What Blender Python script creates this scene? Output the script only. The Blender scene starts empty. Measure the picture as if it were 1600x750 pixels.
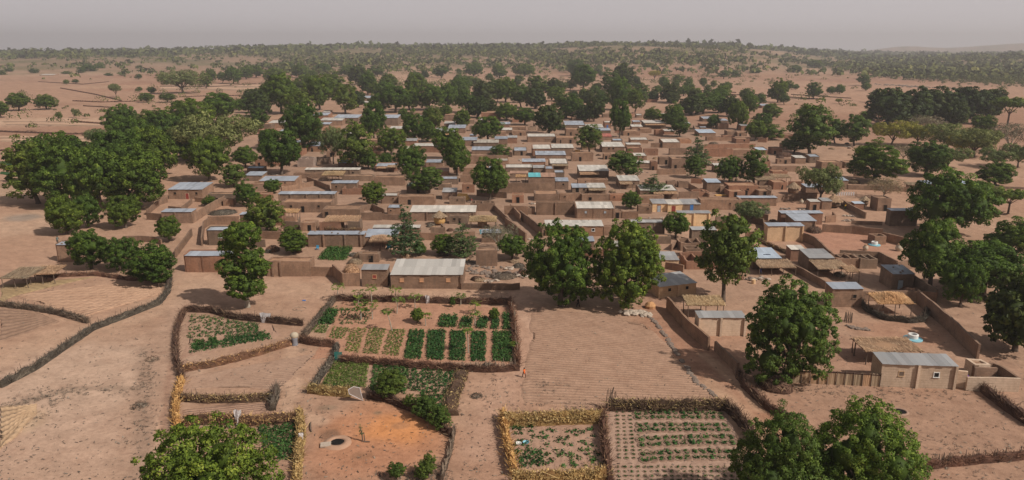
import bpy, math, random
import numpy as np
from mathutils import Vector, Matrix, noise as mnoise

SC = bpy.context.scene
C = SC.collection
PI = math.pi
rad = math.radians
rnd = random.Random(7)
NR = np.random.RandomState(11)

# ---------------------------------------------------------------- camera, sky, sun
W, H, F = 1600.0, 750.0, 1142.0          # photograph frame and focal length in its pixels
HOR = 78.0                                # row of the eye level
PITCH = math.atan((375.0 - HOR) / F)
CAMZ = 45.0
cam_d = bpy.data.cameras.new('camera')
cam = bpy.data.objects.new('camera', cam_d)
C.objects.link(cam)
cam.location = (0, 0, CAMZ)
cam.rotation_euler = (PI / 2 - PITCH, 0, 0)
cam_d.sensor_width = 36.0
cam_d.lens = 36.0 * F / W
cam_d.clip_start = 0.5
cam_d.clip_end = 60000
SC.camera = cam

SUN_AZ = rad(-32)      # direction towards the sun, measured from +x (right) ; negative = nearer than the camera's right
SUN_EL = rad(44)
world = bpy.data.worlds.new('World')
SC.world = world
world.use_nodes = True
wn = world.node_tree
wn.nodes.clear()
wo = wn.nodes.new('ShaderNodeOutputWorld')
bg = wn.nodes.new('ShaderNodeBackground')
sky = wn.nodes.new('ShaderNodeTexSky')
sky.sky_type = 'NISHITA'
sky.sun_disc = False
sky.sun_elevation = SUN_EL
sky.sun_rotation = PI / 2 - SUN_AZ
sky.dust_density = 6.0
sky.air_density = 1.5
bg.inputs['Strength'].default_value = 0.10
# dusty harmattan air: the blue is greyed out towards an even mauve grey, paler low down
tc = wn.nodes.new('ShaderNodeTexCoord')
sx = wn.nodes.new('ShaderNodeSeparateXYZ')
wn.links.new(tc.outputs['Generated'], sx.inputs[0])
rp = wn.nodes.new('ShaderNodeValToRGB')
wn.links.new(sx.outputs['Z'], rp.inputs['Fac'])
el = rp.color_ramp.elements
el[0].position = 0.0; el[0].color = (6.9, 6.4, 6.55, 1)
el[1].position = 1.0; el[1].color = (1.7, 1.75, 1.9, 1)
e = el.new(0.10); e.color = (5.2, 4.85, 5.0, 1)
e = el.new(0.35); e.color = (2.7, 2.6, 2.75, 1)
mx = wn.nodes.new('ShaderNodeMixRGB')
mx.inputs['Fac'].default_value = 0.9
wn.links.new(sky.outputs[0], mx.inputs['Color1'])
wn.links.new(rp.outputs[0], mx.inputs['Color2'])
wn.links.new(mx.outputs[0], bg.inputs['Color'])
wn.links.new(bg.outputs[0], wo.inputs['Surface'])

sl = bpy.data.lights.new('sun', 'SUN')
sl.energy = 4.0
sl.angle = rad(1.0)
sl.color = (1.0, 0.94, 0.86)
so = bpy.data.objects.new('sun', sl)
C.objects.link(so)
sdir = Vector((math.cos(SUN_EL) * math.cos(SUN_AZ), math.cos(SUN_EL) * math.sin(SUN_AZ), math.sin(SUN_EL)))
so.rotation_euler = (-sdir).to_track_quat('-Z', 'Y').to_euler()

SC.view_settings.view_transform = 'Standard'
SC.view_settings.look = 'None'
SC.view_settings.exposure = 0.13
SC.view_settings.gamma = 1.0
SC.render.engine = 'CYCLES'
SC.cycles.max_bounces = 5
SC.cycles.diffuse_bounces = 2
SC.cycles.transmission_bounces = 3
SC.cycles.transparent_max_bounces = 6
SC.cycles.volume_bounces = 0
SC.cycles.use_denoising = True

# ---------------------------------------------------------------- picture <-> ground
cP, sP = math.cos(PITCH), math.sin(PITCH)
def ray(px, py):
    a, b = (px - W / 2) / F, -(py - H / 2) / F
    return Vector((a, cP + b * sP, -sP + b * cP))
def G(px, py, z=0.0):
    r = ray(px, py)
    t = (z - CAMZ) / r.z
    return Vector((r.x * t, r.y * t, z))
def proj(p):
    x, y, z = p[0], p[1], p[2] - CAMZ
    d = y * cP - z * sP
    u = y * sP + z * cP
    return (W / 2 + F * x / d, H / 2 - F * u / d)
def ppm(p):
    return F / (p[1] * cP - (p[2] - CAMZ) * sP)
def height_for(p, hp):
    """height whose top stands hp rows above the foot p"""
    y0 = proj(p)[1]
    lo, hi = 0.0, 40.0
    for _ in range(30):
        m = (lo + hi) / 2
        if y0 - proj((p[0], p[1], p[2] + m))[1] < hp: lo = m
        else: hi = m
    return lo
def depth_for(p, v, h, y, slope=0.0):
    lo, hi = 0.0, 60.0
    for _ in range(30):
        m = (lo + hi) / 2
        q = p + v * m
        if proj((q.x, q.y, h + slope * m))[1] > y: lo = m
        else: hi = m
    return lo

# ---------------------------------------------------------------- terrain height (flat near, gentle rises far off)
PX = np.array([-3000, 0, 200, 400, 600, 850, 960, 1100, 1180, 1260, 1400, 1600, 4000.])
YH = np.array([82, 82, 80.5, 76, 73, 72.5, 69.5, 72, 76, 81, 84, 83, 83.])
DD = np.array([3800, 3600, 3500, 3300, 3300, 3000, 2500, 2400, 2600, 3600, 4600, 4600, 4600.])
def smooth(a, b, x):
    t = np.clip((x - a) / (b - a), 0, 1)
    return t * t * (3 - 2 * t)
def hnp(x, y):
    x = np.asarray(x, float); y = np.asarray(y, float)
    r = np.hypot(x, y)
    c = np.where(y > 1, 800 + F * x / np.maximum(y, 1), np.where(x > 0, 4000, -3000))
    c = np.clip(c, -3000, 4000)
    yh = np.interp(c, PX, YH); d = np.interp(c, PX, DD)
    zc = 39 + (HOR - yh) * d / F
    z = zc * smooth(1150, d, r) * (1 - 0.55 * smooth(d * 1.02, d * 1.9, r))
    w = smooth(1300, 2400, r)
    z = z + w * (3.0 * np.sin(x / 210.0 + 1.3) * np.sin(y / 260.0) + 1.8 * np.sin(x / 90.0 + y / 140.0))
    # a low stony hill at the right and a faint range far behind it
    hx, hy = 1560 - 800, 0
    z = z + 17 * np.exp(-((x - 1330) / 260) ** 2 - ((y - 1880) / 330) ** 2)
    z = z + 120 * np.exp(-((c - 1640) / 190.0) ** 2) * smooth(6600, 8400, r) * (y > 0)
    z = z + 55 * np.exp(-((c - 1392) / 50.0) ** 2) * smooth(6600, 8400, r) * (y > 0)
    return np.maximum(z, 0)
def hz(x, y):
    return float(hnp(x, y))

# ---------------------------------------------------------------- object helpers
REG = []      # things waiting for a label: (object, look, px, py, order key)
def new_mesh(name, verts, faces, mat=None, smooth_=False, normals=None, tint=None, mats=None, mi=None):
    me = bpy.data.meshes.new(name)
    if isinstance(verts, np.ndarray): verts = verts.tolist()
    if isinstance(faces, np.ndarray): faces = faces.tolist()
    me.from_pydata(verts, [], faces)
    if mats:
        for m in mats: me.materials.append(m)
        if mi is not None: me.polygons.foreach_set('material_index', np.asarray(mi, dtype=np.int32))
    elif mat: me.materials.append(mat)
    if tint is not None:
        at = me.attributes.new('tint', 'FLOAT', 'POINT')
        at.data.foreach_set('value', np.asarray(tint, dtype=np.float32))
    if smooth_:
        me.polygons.foreach_set('use_smooth', np.ones(len(me.polygons), dtype=bool))
    me.update()
    if normals is not None:
        me.normals_split_custom_set_from_vertices(np.asarray(normals).tolist())
    return me
def link(name, me, parent=None, loc=None, rz=None):
    o = bpy.data.objects.new(name, me)
    C.objects.link(o)
    if parent is not None: o.parent = parent
    if loc is not None: o.location = loc
    if rz is not None: o.rotation_euler = (0, 0, rz)
    return o
def empty(name, loc, rz=0):
    o = bpy.data.objects.new(name, None)
    o.empty_display_size = 0.5
    C.objects.link(o)
    o.location = loc
    o.rotation_euler = (0, 0, rz)
    return o
def tag(o, label=None, cat=None, group=None, kind=None):
    if label: o['label'] = label
    if cat: o['category'] = cat
    if group: o['group'] = group
    if kind: o['kind'] = kind
    return o
def reg(o, look, cat, group=None, px=None, py=None, word=None):
    """look = description; the labeller adds where it stands"""
    if px is None: px, py = proj(o.location)
    o['category'] = cat
    if group: o['group'] = group
    REG.append([o, look, px, py, word or cat])

class MB:
    """collects shapes, links them as one mesh object"""
    def __init__(s): s.v = []; s.f = []; s.m = []; s.t = []
    def add(s, vs, fs, m=0, t=0.5):
        n = len(s.v); s.v += [tuple(v) for v in vs]
        s.f += [tuple(i + n for i in f) for f in fs]; s.m += [m] * len(fs); s.t += [t] * len(vs)
    def box(s, x0, x1, y0, y1, z0, z1, m=0, t=0.5):
        s.add([(x0,y0,z0),(x1,y0,z0),(x1,y1,z0),(x0,y1,z0),(x0,y0,z1),(x1,y0,z1),(x1,y1,z1),(x0,y1,z1)],
              [(0,3,2,1),(4,5,6,7),(0,1,5,4),(1,2,6,5),(2,3,7,6),(3,0,4,7)], m, t)
    def tube(s, pts, rs, n=6, m=0, t=0.5, cap=True):
        pts = [Vector(p) for p in pts]
        base = len(s.v); k = len(pts)
        up0 = None
        for i, p in enumerate(pts):
            d = (pts[min(i + 1, k - 1)] - pts[max(i - 1, 0)])
            d = d.normalized() if d.length > 1e-9 else Vector((0, 0, 1))
            if up0 is None: up0 = d.orthogonal().normalized()
            a = (up0 - d * up0.dot(d)); a = a.normalized() if a.length > 1e-6 else d.orthogonal().normalized()
            up0 = a; b = d.cross(a)
            for j in range(n):
                an = 2 * PI * j / n
                q = p + (a * math.cos(an) + b * math.sin(an)) * rs[i]
                s.v.append(tuple(q)); s.t.append(t)
        for i in range(k - 1):
            for j in range(n):
                j2 = (j + 1) % n
                s.f.append((base + i*n + j, base + i*n + j2, base + (i+1)*n + j2, base + (i+1)*n + j)); s.m.append(m)
        if cap:
            s.f.append(tuple(base + j for j in reversed(range(n)))); s.m.append(m)
            s.f.append(tuple(base + (k-1)*n + j for j in range(n))); s.m.append(m)
    def lathe(s, prof, n=16, m=0, t=0.5, c=(0, 0, 0), jit=0.0):
        base = len(s.v)
        for (r, z) in prof:
            for j in range(n):
                a = 2 * PI * j / n; rr = r * (1 + rnd.uniform(-jit, jit))
                s.v.append((c[0] + rr * math.cos(a), c[1] + rr * math.sin(a), c[2] + z)); s.t.append(t)
        for i in range(len(prof) - 1):
            for j in range(n):
                j2 = (j + 1) % n
                s.f.append((base + i*n + j, base + i*n + j2, base + (i+1)*n + j2, base + (i+1)*n + j)); s.m.append(m)
    def mesh(s, name, mats, smooth_=False):
        if not isinstance(mats, (list, tuple)): mats = [mats]
        return new_mesh(name, s.v, s.f, mats=mats, mi=s.m, tint=s.t, smooth_=smooth_)
    def build(s, name, mats, parent=None, loc=None, rz=None, smooth_=False):
        return link(name, s.mesh(name, mats, smooth_), parent, loc, rz)

# ---------------------------------------------------------------- materials
def nodes(name):
    m = bpy.data.materials.new(name); m.use_nodes = True
    nt = m.node_tree; nt.nodes.clear()
    out = nt.nodes.new('ShaderNodeOutputMaterial'); p = nt.nodes.new('ShaderNodeBsdfPrincipled')
    nt.links.new(p.outputs[0], out.inputs[0])
    p.inputs['Roughness'].default_value = 0.9
    p.inputs['Specular IOR Level'].default_value = 0.2
    return m, nt, p, out
def N(nt, t, **kw):
    n = nt.nodes.new(t)
    for k, v in kw.items():
        if k in n.inputs: n.inputs[k].default_value = v
        else: setattr(n, k, v)
    return n
def ramp(nt, src, stops):
    r = nt.nodes.new('ShaderNodeValToRGB'); nt.links.new(src, r.inputs[0])
    e = r.color_ramp.elements
    e[0].position, e[0].color = stops[0][0], (*stops[0][1], 1)
    e[1].position, e[1].color = stops[-1][0], (*stops[-1][1], 1)
    for p, c in stops[1:-1]:
        k = e.new(p); k.color = (*c, 1)
    return r.outputs[0]
def mixc(nt, f, a, b, mode='MIX'):
    m = nt.nodes.new('ShaderNodeMixRGB'); m.blend_type = mode
    for s, v in ((0, f), (1, a), (2, b)):
        if hasattr(v, 'node'): nt.links.new(v, m.inputs[s])
        elif s == 0: m.inputs[0].default_value = v
        else: m.inputs[s].default_value = (*v, 1)
    return m.outputs[0]
def noise_(nt, vec, scale, det=4, rough=0.55):
    n = N(nt, 'ShaderNodeTexNoise', Scale=scale, Detail=det, Roughness=rough)
    if vec is not None: nt.links.new(vec, n.inputs['Vector'])
    return n.outputs['Fac']
def bump(nt, p, src, strength=0.3, dist=0.05):
    b = N(nt, 'ShaderNodeBump', Strength=strength, Distance=dist)
    nt.links.new(src, b.inputs['Height']); nt.links.new(b.outputs[0], p.inputs['Normal'])
def geo_pos(nt):
    return nt.nodes.new('ShaderNodeNewGeometry').outputs['Position']
def objrand(nt):
    return nt.nodes.new('ShaderNodeObjectInfo').outputs['Random']
def attr(nt, name='tint'):
    a = nt.nodes.new('ShaderNodeAttribute'); a.attribute_name = name
    return a

def mat_plain(name, col, rough=0.8, var=0.25, scale=3.0, metal=0.0):
    m, nt, p, out = nodes(name)
    n = noise_(nt, geo_pos(nt), scale)
    c = mixc(nt, n, tuple(x * (1 - var) for x in col), tuple(min(1, x * (1 + var)) for x in col))
    nt.links.new(c, p.inputs['Base Color']); p.inputs['Roughness'].default_value = rough
    p.inputs['Metallic'].default_value = metal
    return m
def mat_mud(name, a, b, c, spots=0.6):
    """hand-plastered or bare mud brick: patches, streaks, faint courses; each building its own tone"""
    m, nt, p, out = nodes(name)
    pos = geo_pos(nt)
    big = noise_(nt, pos, 0.45, 3); mid = noise_(nt, pos, 2.4, 5, 0.65); fine = noise_(nt, pos, 14, 4, 0.7)
    col = ramp(nt, big, [(0.3, a), (0.5, b), (0.7, c)])
    col = mixc(nt, 0.75, col, ramp(nt, mid, [(0.25, tuple(x * 0.62 for x in a)), (0.5, b), (0.78, tuple(min(1, x * 1.3) for x in c))]), 'SOFT_LIGHT')
    tone = ramp(nt, objrand(nt), [(0.0, (0.80, 0.77, 0.74)), (0.35, (0.95, 0.93, 0.93)), (0.7, (1.05, 1.0, 0.96)), (1.0, (1.17, 1.08, 1.02))])
    col = mixc(nt, 1.0, col, tone, 'MULTIPLY')
    mp = N(nt, 'ShaderNodeMapping'); mp.inputs['Scale'].default_value = (1.6, 1.6, 0.22)
    nt.links.new(pos, mp.inputs[0])
    st = noise_(nt, mp.outputs[0], 1.4, 4, 0.7)
    col = mixc(nt, ramp(nt, st, [(0.52, (0, 0, 0)), (0.75, (spots,) * 3)]), col, tuple(x * 0.5 for x in a))
    sp = nt.nodes.new('ShaderNodeSeparateXYZ'); nt.links.new(pos, sp.inputs[0])
    wv = N(nt, 'ShaderNodeMath', operation='MULTIPLY'); nt.links.new(sp.outputs['Z'], wv.inputs[0]); wv.inputs[1].default_value = 2 * PI / 0.36
    si = N(nt, 'ShaderNodeMath', operation='SINE'); nt.links.new(wv.outputs[0], si.inputs[0])
    cr = ramp(nt, si.outputs[0], [(0.75, (1, 1, 1)), (1.0, (0.8, 0.78, 0.76))])
    col = mixc(nt, 0.7, col, cr, 'MULTIPLY')
    nt.links.new(col, p.inputs['Base Color'])
    ad = N(nt, 'ShaderNodeMath', operation='ADD'); nt.links.new(mid, ad.inputs[0]); nt.links.new(fine, ad.inputs[1])
    bump(nt, p, ad.outputs[0], 0.6, 0.07)
    return m
MUD = mat_mud('mud_wall', (0.249, 0.186, 0.146), (0.311, 0.232, 0.181), (0.377, 0.283, 0.222))
MUD_GREY = mat_mud('mud_wall_grey', (0.220, 0.174, 0.139), (0.278, 0.219, 0.176), (0.336, 0.267, 0.215))
MUD_RED = mat_mud('mud_brick_red', (0.270, 0.181, 0.135), (0.324, 0.216, 0.163), (0.383, 0.261, 0.196), 0.6)
ORANGE = mat_mud('plaster_orange', (0.32, 0.22, 0.16), (0.37, 0.255, 0.185), (0.42, 0.29, 0.21), 0.2)
YELLOW = mat_mud('plaster_yellow', (0.62, 0.46, 0.31), (0.68, 0.51, 0.35), (0.73, 0.56, 0.39), 0.1)
CREAM = mat_mud('plaster_cream', (0.50, 0.405, 0.33), (0.56, 0.46, 0.375), (0.61, 0.50, 0.41), 0.25)
TAN = mat_mud('plaster_tan', (0.497, 0.378, 0.270), (0.562, 0.427, 0.308), (0.616, 0.475, 0.346), 0.22)
BLOCK = mat_mud('cement_block', (0.3, 0.25, 0.22), (0.36, 0.30, 0.265), (0.42, 0.35, 0.31), 0.3)
ROOFMUD = mat_mud('mud_roof', (0.31, 0.222, 0.165), (0.37, 0.268, 0.20), (0.43, 0.315, 0.238), 0.25)

def mat_tin(name, col, rust=0.2, rough=0.5):
    m, nt, p, out = nodes(name)
    pos = geo_pos(nt)
    t = attr(nt).outputs['Fac']
    c = mixc(nt, t, tuple(x * 0.70 for x in col), tuple(min(1, x * 1.18) for x in col))
    tone = ramp(nt, objrand(nt), [(0.0, (0.84, 0.84, 0.85)), (1.0, (1.08, 1.06, 1.04))])
    c = mixc(nt, 1.0, c, tone, 'MULTIPLY')
    n = noise_(nt, pos, 0.9, 6, 0.7)
    c = mixc(nt, ramp(nt, n, [(0.5, (0, 0, 0)), (0.8, (rust,) * 3)]), c, (0.3, 0.17, 0.1))
    n2 = noise_(nt, pos, 3.5, 4, 0.7)
    c = mixc(nt, ramp(nt, n2, [(0.45, (0, 0, 0)), (0.75, (0.3,) * 3)]), c, (0.42, 0.34, 0.28))
    nt.links.new(c, p.inputs['Base Color'])
    p.inputs['Roughness'].default_value = rough
    p.inputs['Metallic'].default_value = 0.15
    tcn = nt.nodes.new('ShaderNodeTexCoord')
    sp = nt.nodes.new('ShaderNodeSeparateXYZ'); nt.links.new(tcn.outputs['Object'], sp.inputs[0])
    wv = N(nt, 'ShaderNodeMath', operation='MULTIPLY'); nt.links.new(sp.outputs['X'], wv.inputs[0]); wv.inputs[1].default_value = 2 * PI / 0.2
    si = N(nt, 'ShaderNodeMath', operation='SINE'); nt.links.new(wv.outputs[0], si.inputs[0])
    bump(nt, p, si.outputs[0], 0.35, 0.02)
    return m
TIN = {
    'w': mat_tin('tin_cream', (0.60, 0.56, 0.50), 0.16, 0.6),
    'W': mat_tin('tin_pale', (0.56, 0.53, 0.485), 0.10, 0.6),
    'w2': mat_tin('tin_beige', (0.50, 0.45, 0.38), 0.3, 0.6),
    'g': mat_tin('tin_grey', (0.36, 0.36, 0.36), 0.22, 0.5),
    'b': mat_tin('tin_blue_grey', (0.37, 0.41, 0.47), 0.12, 0.5),
    'b2': mat_tin('tin_light_blue', (0.45, 0.53, 0.62), 0.05, 0.5),
    'b3': mat_tin('tin_blue', (0.12, 0.24, 0.42), 0.05, 0.6),
    'r': mat_tin('tin_red', (0.42, 0.13, 0.10), 0.1, 0.7),
    'o': mat_tin('tin_rusty', (0.40, 0.235, 0.165), 0.75, 0.8),
    't': mat_tin('tin_turquoise', (0.12, 0.47, 0.52), 0.05, 0.7),
    'y': mat_tin('tin_yellow_white', (0.66, 0.63, 0.42), 0.05, 0.7),
}
ROOFWORD = {'w': 'cream tin roof', 'W': 'pale corrugated roof', 'w2': 'beige tin roof', 'g': 'grey tin roof', 'b': 'blue-grey tin roof',
            'b2': 'light blue tin roof', 'b3': 'blue tin roof', 'r': 'red roof', 'o': 'rusty roof', 't': 'turquoise roof', 'y': 'pale yellow roof',
            'm': 'flat mud roof', 'n': 'no roof', 's': 'straw roof'}
DARK = mat_plain('black_and_opening_shade', (0.012, 0.010, 0.009), 1.0)  # near-black painted in for shade behind doorways, windows, well mouths; also hair, tyres
WOOD = mat_plain('weathered_wood', (0.14, 0.10, 0.075), 0.95, 0.35, 6)
POLE = mat_plain('pale_pole', (0.30, 0.23, 0.17), 0.95, 0.3, 6)
BARK = mat_plain('bark', (0.115, 0.085, 0.065), 0.95, 0.35, 5)
BARKP = mat_plain('pale_bark', (0.34, 0.29, 0.23), 0.95, 0.25, 5)
BLUED = mat_plain('blue_paint', (0.05, 0.16, 0.42), 0.6)
REDD = mat_plain('red_paint', (0.25, 0.05, 0.04), 0.6)
GREYD = mat_plain('grey_metal_door', (0.33, 0.37, 0.40), 0.5)
ORW = mat_plain('orange_window_frame', (0.50, 0.27, 0.15), 0.8)
WHITE = mat_plain('white_paint', (0.72, 0.70, 0.66), 0.7, 0.12)
STONE = mat_plain('stone', (0.20, 0.15, 0.12), 0.95, 0.4, 4)
PALESTONE = mat_plain('pale_stone', (0.42, 0.34, 0.27), 0.95, 0.35, 4)
CONC = mat_plain('concrete', (0.40, 0.35, 0.30), 0.9, 0.2, 3)
TEAL = mat_plain('teal_sheet', (0.02, 0.14, 0.12), 0.6)
BLUEW = mat_plain('pale_blue_paint', (0.22, 0.45, 0.52), 0.6, 0.15)
SOLAR = mat_plain('solar_cells', (0.02, 0.03, 0.06), 0.25, 0.1)
TARP = mat_plain('orange_tarp', (0.62, 0.36, 0.13), 0.8, 0.2)
CLOTH = mat_plain('grey_white_cloth', (0.5, 0.46, 0.45), 0.9, 0.25, 5)

def mat_tint(name, stops, rough=0.9, objv=0.2, trans=0.0, spec=0.2):
    """colour from a per-piece random value; optional leaf translucency"""
    m, nt, p, out = nodes(name)
    col = ramp(nt, attr(nt).outputs['Fac'], stops)
    lo, hi = 1 - objv, 1 + objv
    tone = ramp(nt, objrand(nt), [(0.0, (lo * 0.92, lo, lo)), (0.35, (0.95, 1.0, 1.0)), (0.7, (1.08, 1.02, 0.95)), (1.0, (hi * 1.12, hi, hi * 0.9))])
    col = mixc(nt, 1.0, col, tone, 'MULTIPLY')
    n = noise_(nt, geo_pos(nt), 0.5, 3)
    col = mixc(nt, 1.0, col, ramp(nt, n, [(0.3, (0.84, 0.86, 0.88)), (0.7, (1.14, 1.1, 1.05))]), 'MULTIPLY')
    nt.links.new(col, p.inputs['Base Color'])
    p.inputs['Roughness'].default_value = rough
    p.inputs['Specular IOR Level'].default_value = spec
    if trans:
        tr = nt.nodes.new('ShaderNodeBsdfTranslucent'); nt.links.new(mixc(nt, 1.0, col, (1.25, 1.35, 0.7), 'MULTIPLY'), tr.inputs[0])
        ms = nt.nodes.new('ShaderNodeMixShader'); ms.inputs[0].default_value = trans
        nt.links.new(p.outputs[0], ms.inputs[1]); nt.links.new(tr.outputs[0], ms.inputs[2]); nt.links.new(ms.outputs[0], out.inputs[0])
    return m
STRAWMAT = {
    'red': mat_tint('brush_red_brown', [(0, (0.055, 0.030, 0.022)), (0.5, (0.125, 0.066, 0.047)), (0.85, (0.22, 0.13, 0.09)), (1, (0.36, 0.24, 0.15))]),
    'grey': mat_tint('brush_grey', [(0, (0.05, 0.038, 0.03)), (0.5, (0.13, 0.10, 0.078)), (0.85, (0.23, 0.18, 0.14)), (1, (0.34, 0.28, 0.22))]),
    'yellow': mat_tint('stalk_yellow', [(0, (0.172, 0.088, 0.037)), (0.3, (0.310, 0.185, 0.074)), (0.7, (0.464, 0.303, 0.123)), (1, (0.568, 0.405, 0.196))]),
    'mixed': mat_tint('stalk_mixed', [(0, (0.06, 0.035, 0.024)), (0.5, (0.15, 0.085, 0.055)), (0.72, (0.30, 0.19, 0.10)), (1, (0.58, 0.40, 0.18))]),
}
THATCH = mat_tint('thatch', [(0, (0.20, 0.125, 0.08)), (0.5, (0.345, 0.225, 0.145)), (1, (0.52, 0.37, 0.25))], objv=0.1)
HAY = mat_tint('hay', [(0, (0.252, 0.149, 0.077)), (0.5, (0.414, 0.261, 0.140)), (1, (0.576, 0.396, 0.234))], objv=0.08)
MAT_WICKER = mat_tint('wicker', [(0, (0.42, 0.24, 0.09)), (1, (0.62, 0.40, 0.17))])
LEAF = {
    'M': mat_tint('mango_leaves', [(0, (0.035, 0.060, 0.009)), (0.5, (0.079, 0.130, 0.018)), (0.85, (0.140, 0.208, 0.029)), (1, (0.234, 0.299, 0.047))], 0.65, 0.18, 0.25, 0.2),
    'N': mat_tint('neem_leaves', [(0, (0.042, 0.068, 0.013)), (0.5, (0.092, 0.137, 0.024)), (0.85, (0.146, 0.205, 0.037)), (1, (0.224, 0.281, 0.055))], 0.65, 0.18, 0.28, 0.2),
    'A': mat_tint('acacia_leaves', [(0, (0.080, 0.104, 0.038)), (0.5, (0.145, 0.174, 0.065)), (1, (0.246, 0.275, 0.116))], 0.8, 0.15, 0.2),
    'Y': mat_tint('yellow_leaves', [(0, (0.117, 0.117, 0.033)), (0.5, (0.260, 0.240, 0.052)), (1, (0.468, 0.403, 0.078))], 0.8, 0.15, 0.2),
    'P': mat_tint('bare_twigs', [(0, (0.125, 0.100, 0.069)), (0.5, (0.213, 0.175, 0.119)), (1, (0.275, 0.263, 0.150))], 0.9, 0.15),
    'L': mat_tint('layered_leaves', [(0, (0.037, 0.069, 0.027)), (0.5, (0.075, 0.125, 0.048)), (1, (0.138, 0.200, 0.075))], 0.7, 0.15, 0.25),
    'G': mat_tint('grove_leaves', [(0, (0.022, 0.034, 0.009)), (0.5, (0.049, 0.072, 0.015)), (1, (0.101, 0.129, 0.027))], 0.6, 0.15, 0.2),
    'V': mat_tint('crop_leaves', [(0, (0.021, 0.055, 0.014)), (0.5, (0.041, 0.103, 0.025)), (1, (0.086, 0.172, 0.046))], 0.6, 0.12, 0.2),
    'U': mat_tint('young_crop_leaves', [(0, (0.06, 0.09, 0.02)), (0.5, (0.11, 0.17, 0.035)), (1, (0.20, 0.25, 0.07))], 0.7, 0.15, 0.2),
    'F': mat_tint('far_leaves', [(0, (0.044, 0.061, 0.018)), (0.5, (0.083, 0.101, 0.029)), (0.85, (0.132, 0.149, 0.046)), (1, (0.187, 0.182, 0.066))], 0.9, 0.1),
}
# ---------------------------------------------------------------- the ground: one sheet out to the far plain
def fbm2(x, y, sc, seed=0.0, octs=3):
    out = np.zeros_like(x); a = 1.0; tot = 0
    rs = np.random.RandomState(int(seed * 10) + 5)
    for o in range(octs):
        for k in range(4):
            th = rs.uniform(0, 2 * PI); ph = rs.uniform(0, 2 * PI); f = sc * (2 ** o) * rs.uniform(0.7, 1.4)
            out += a * np.sin((x * math.cos(th) + y * math.sin(th)) * f + ph + 1.7 * np.sin((x * math.sin(th) - y * math.cos(th)) * f * 0.7 + ph * 2))
            tot += a
        a *= 0.55
    return out / tot * 1.8
def seg_dist(x, y, pts):
    d = np.full(x.shape, 1e9)
    for a, b in zip(pts[:-1], pts[1:]):
        ax, ay, bx, by = a.x, a.y, b.x, b.y
        L = (bx - ax) ** 2 + (by - ay) ** 2
        t = np.clip(((x - ax) * (bx - ax) + (y - ay) * (by - ay)) / L, 0, 1)
        d = np.minimum(d, np.hypot(x - ax - t * (bx - ax), y - ay - t * (by - ay)))
    return d
rows = [2, 8, 16, 25, 35, 45, 55, 62]
p_ = 760.0
while p_ > HOR + 3:
    rows.append(CAMZ / math.tan(PITCH + math.atan((p_ - 375) / F))); p_ -= 2.0 if p_ > 200 else 1.0
rr = rows[-1]
while rr < 9400: rr *= 1.03; rows.append(rr)
rows = np.array(rows)
cols = np.concatenate([np.linspace(-180, -44, 40)[:-1], np.linspace(-44, 44, 430), np.linspace(44, 180, 40)[1:]])
RR, AA = np.meshgrid(rows, np.radians(cols), indexing='ij')
gx = RR * np.sin(AA); gy = RR * np.cos(AA)
gz = hnp(gx, gy)
nr_, nc_ = gx.shape
idx = np.arange(nr_ * nc_).reshape(nr_, nc_)
fq = np.stack([idx[:-1, :-1], idx[:-1, 1:], idx[1:, 1:], idx[1:, :-1]], -1).reshape(-1, 4)[:, ::-1]
gverts = np.stack([gx, gy, gz], -1).reshape(-1, 3)
# colour of the earth, painted per vertex: pale sand, redder soil, worn tracks, trampled patches
X, Y = gverts[:, 0], gverts[:, 1]
RRR = np.hypot(X, Y)
sand = np.array([0.405, 0.256, 0.176]); redd = np.array([0.345, 0.195, 0.130]); dun = np.array([0.29, 0.196, 0.14]); pale = np.array([0.49, 0.33, 0.232])
n1 = fbm2(X, Y, 0.035, 1); n2 = fbm2(X, Y, 0.16, 2); n3 = fbm2(X, Y, 0.009, 3)
col = np.tile(sand, (len(X), 1))
def blend(mask, c, k=1.0):
    global col
    m = np.clip(mask, 0, 1)[:, None] * k
    col = col * (1 - m) + np.asarray(c) * m
blend(smooth(0.1, 0.8, n1), redd, 0.45)
blend(smooth(0.1, 0.8, -n1), dun, 0.30)
blend(smooth(0.2, 0.9, n2), pale, 0.25)
blend(smooth(0.0, 0.6, n3) * smooth(300, 500, RRR), redd * 0.9, 0.8)
blend(smooth(500, 900, RRR), redd, 0.35)
blend(smooth(0.2, 0.8, -n3) * smooth(300, 500, RRR), pale, 0.4)
far = smooth(1200, 2200, RRR)
blend(far, (0.26, 0.185, 0.12), 0.7)
blend(far * smooth(-0.3, 0.6, fbm2(X, Y, 0.012, 9)), (0.13, 0.12, 0.05), 0.75)
def spot(px, py, rx, ry, c, k=1.0, z=0.6):
    g = G(px, py); s = 1 / ppm(g)
    ax = rx * s; ay = ry * s / max(0.15, (CAMZ / g.length))
    d = np.hypot((X - g.x) / ax, (Y - g.y) / ay) + 0.28 * fbm2(X, Y, 0.3, px % 7) * 0.6
    blend(1 - smooth(z, 1.25, d), c, k)
def track(pts, wm, c, k=0.8, soft=1.0):
    g = [G(*p) for p in pts]
    d = seg_dist(X, Y, g) + 0.5 * fbm2(X, Y, 0.35, 4)
    blend(1 - smooth(wm * 0.4, wm * (0.6 + soft), d), c, k)
OR = (0.62, 0.275, 0.11)
spot(600, 675, 110, 62, (0.47, 0.225, 0.12), 0.8)
spot(620, 672, 62, 30, OR, 0.85, 0.4)
spot(560, 715, 90, 40, (0.42, 0.215, 0.13), 0.7)
spot(515, 680, 17, 11, (0.20, 0.12, 0.08), 0.8)
spot(565, 712, 18, 7, (0.27, 0.145, 0.085), 0.7)
spot(625, 665, 14, 6, (0.34, 0.18, 0.10), 0.6)
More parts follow.
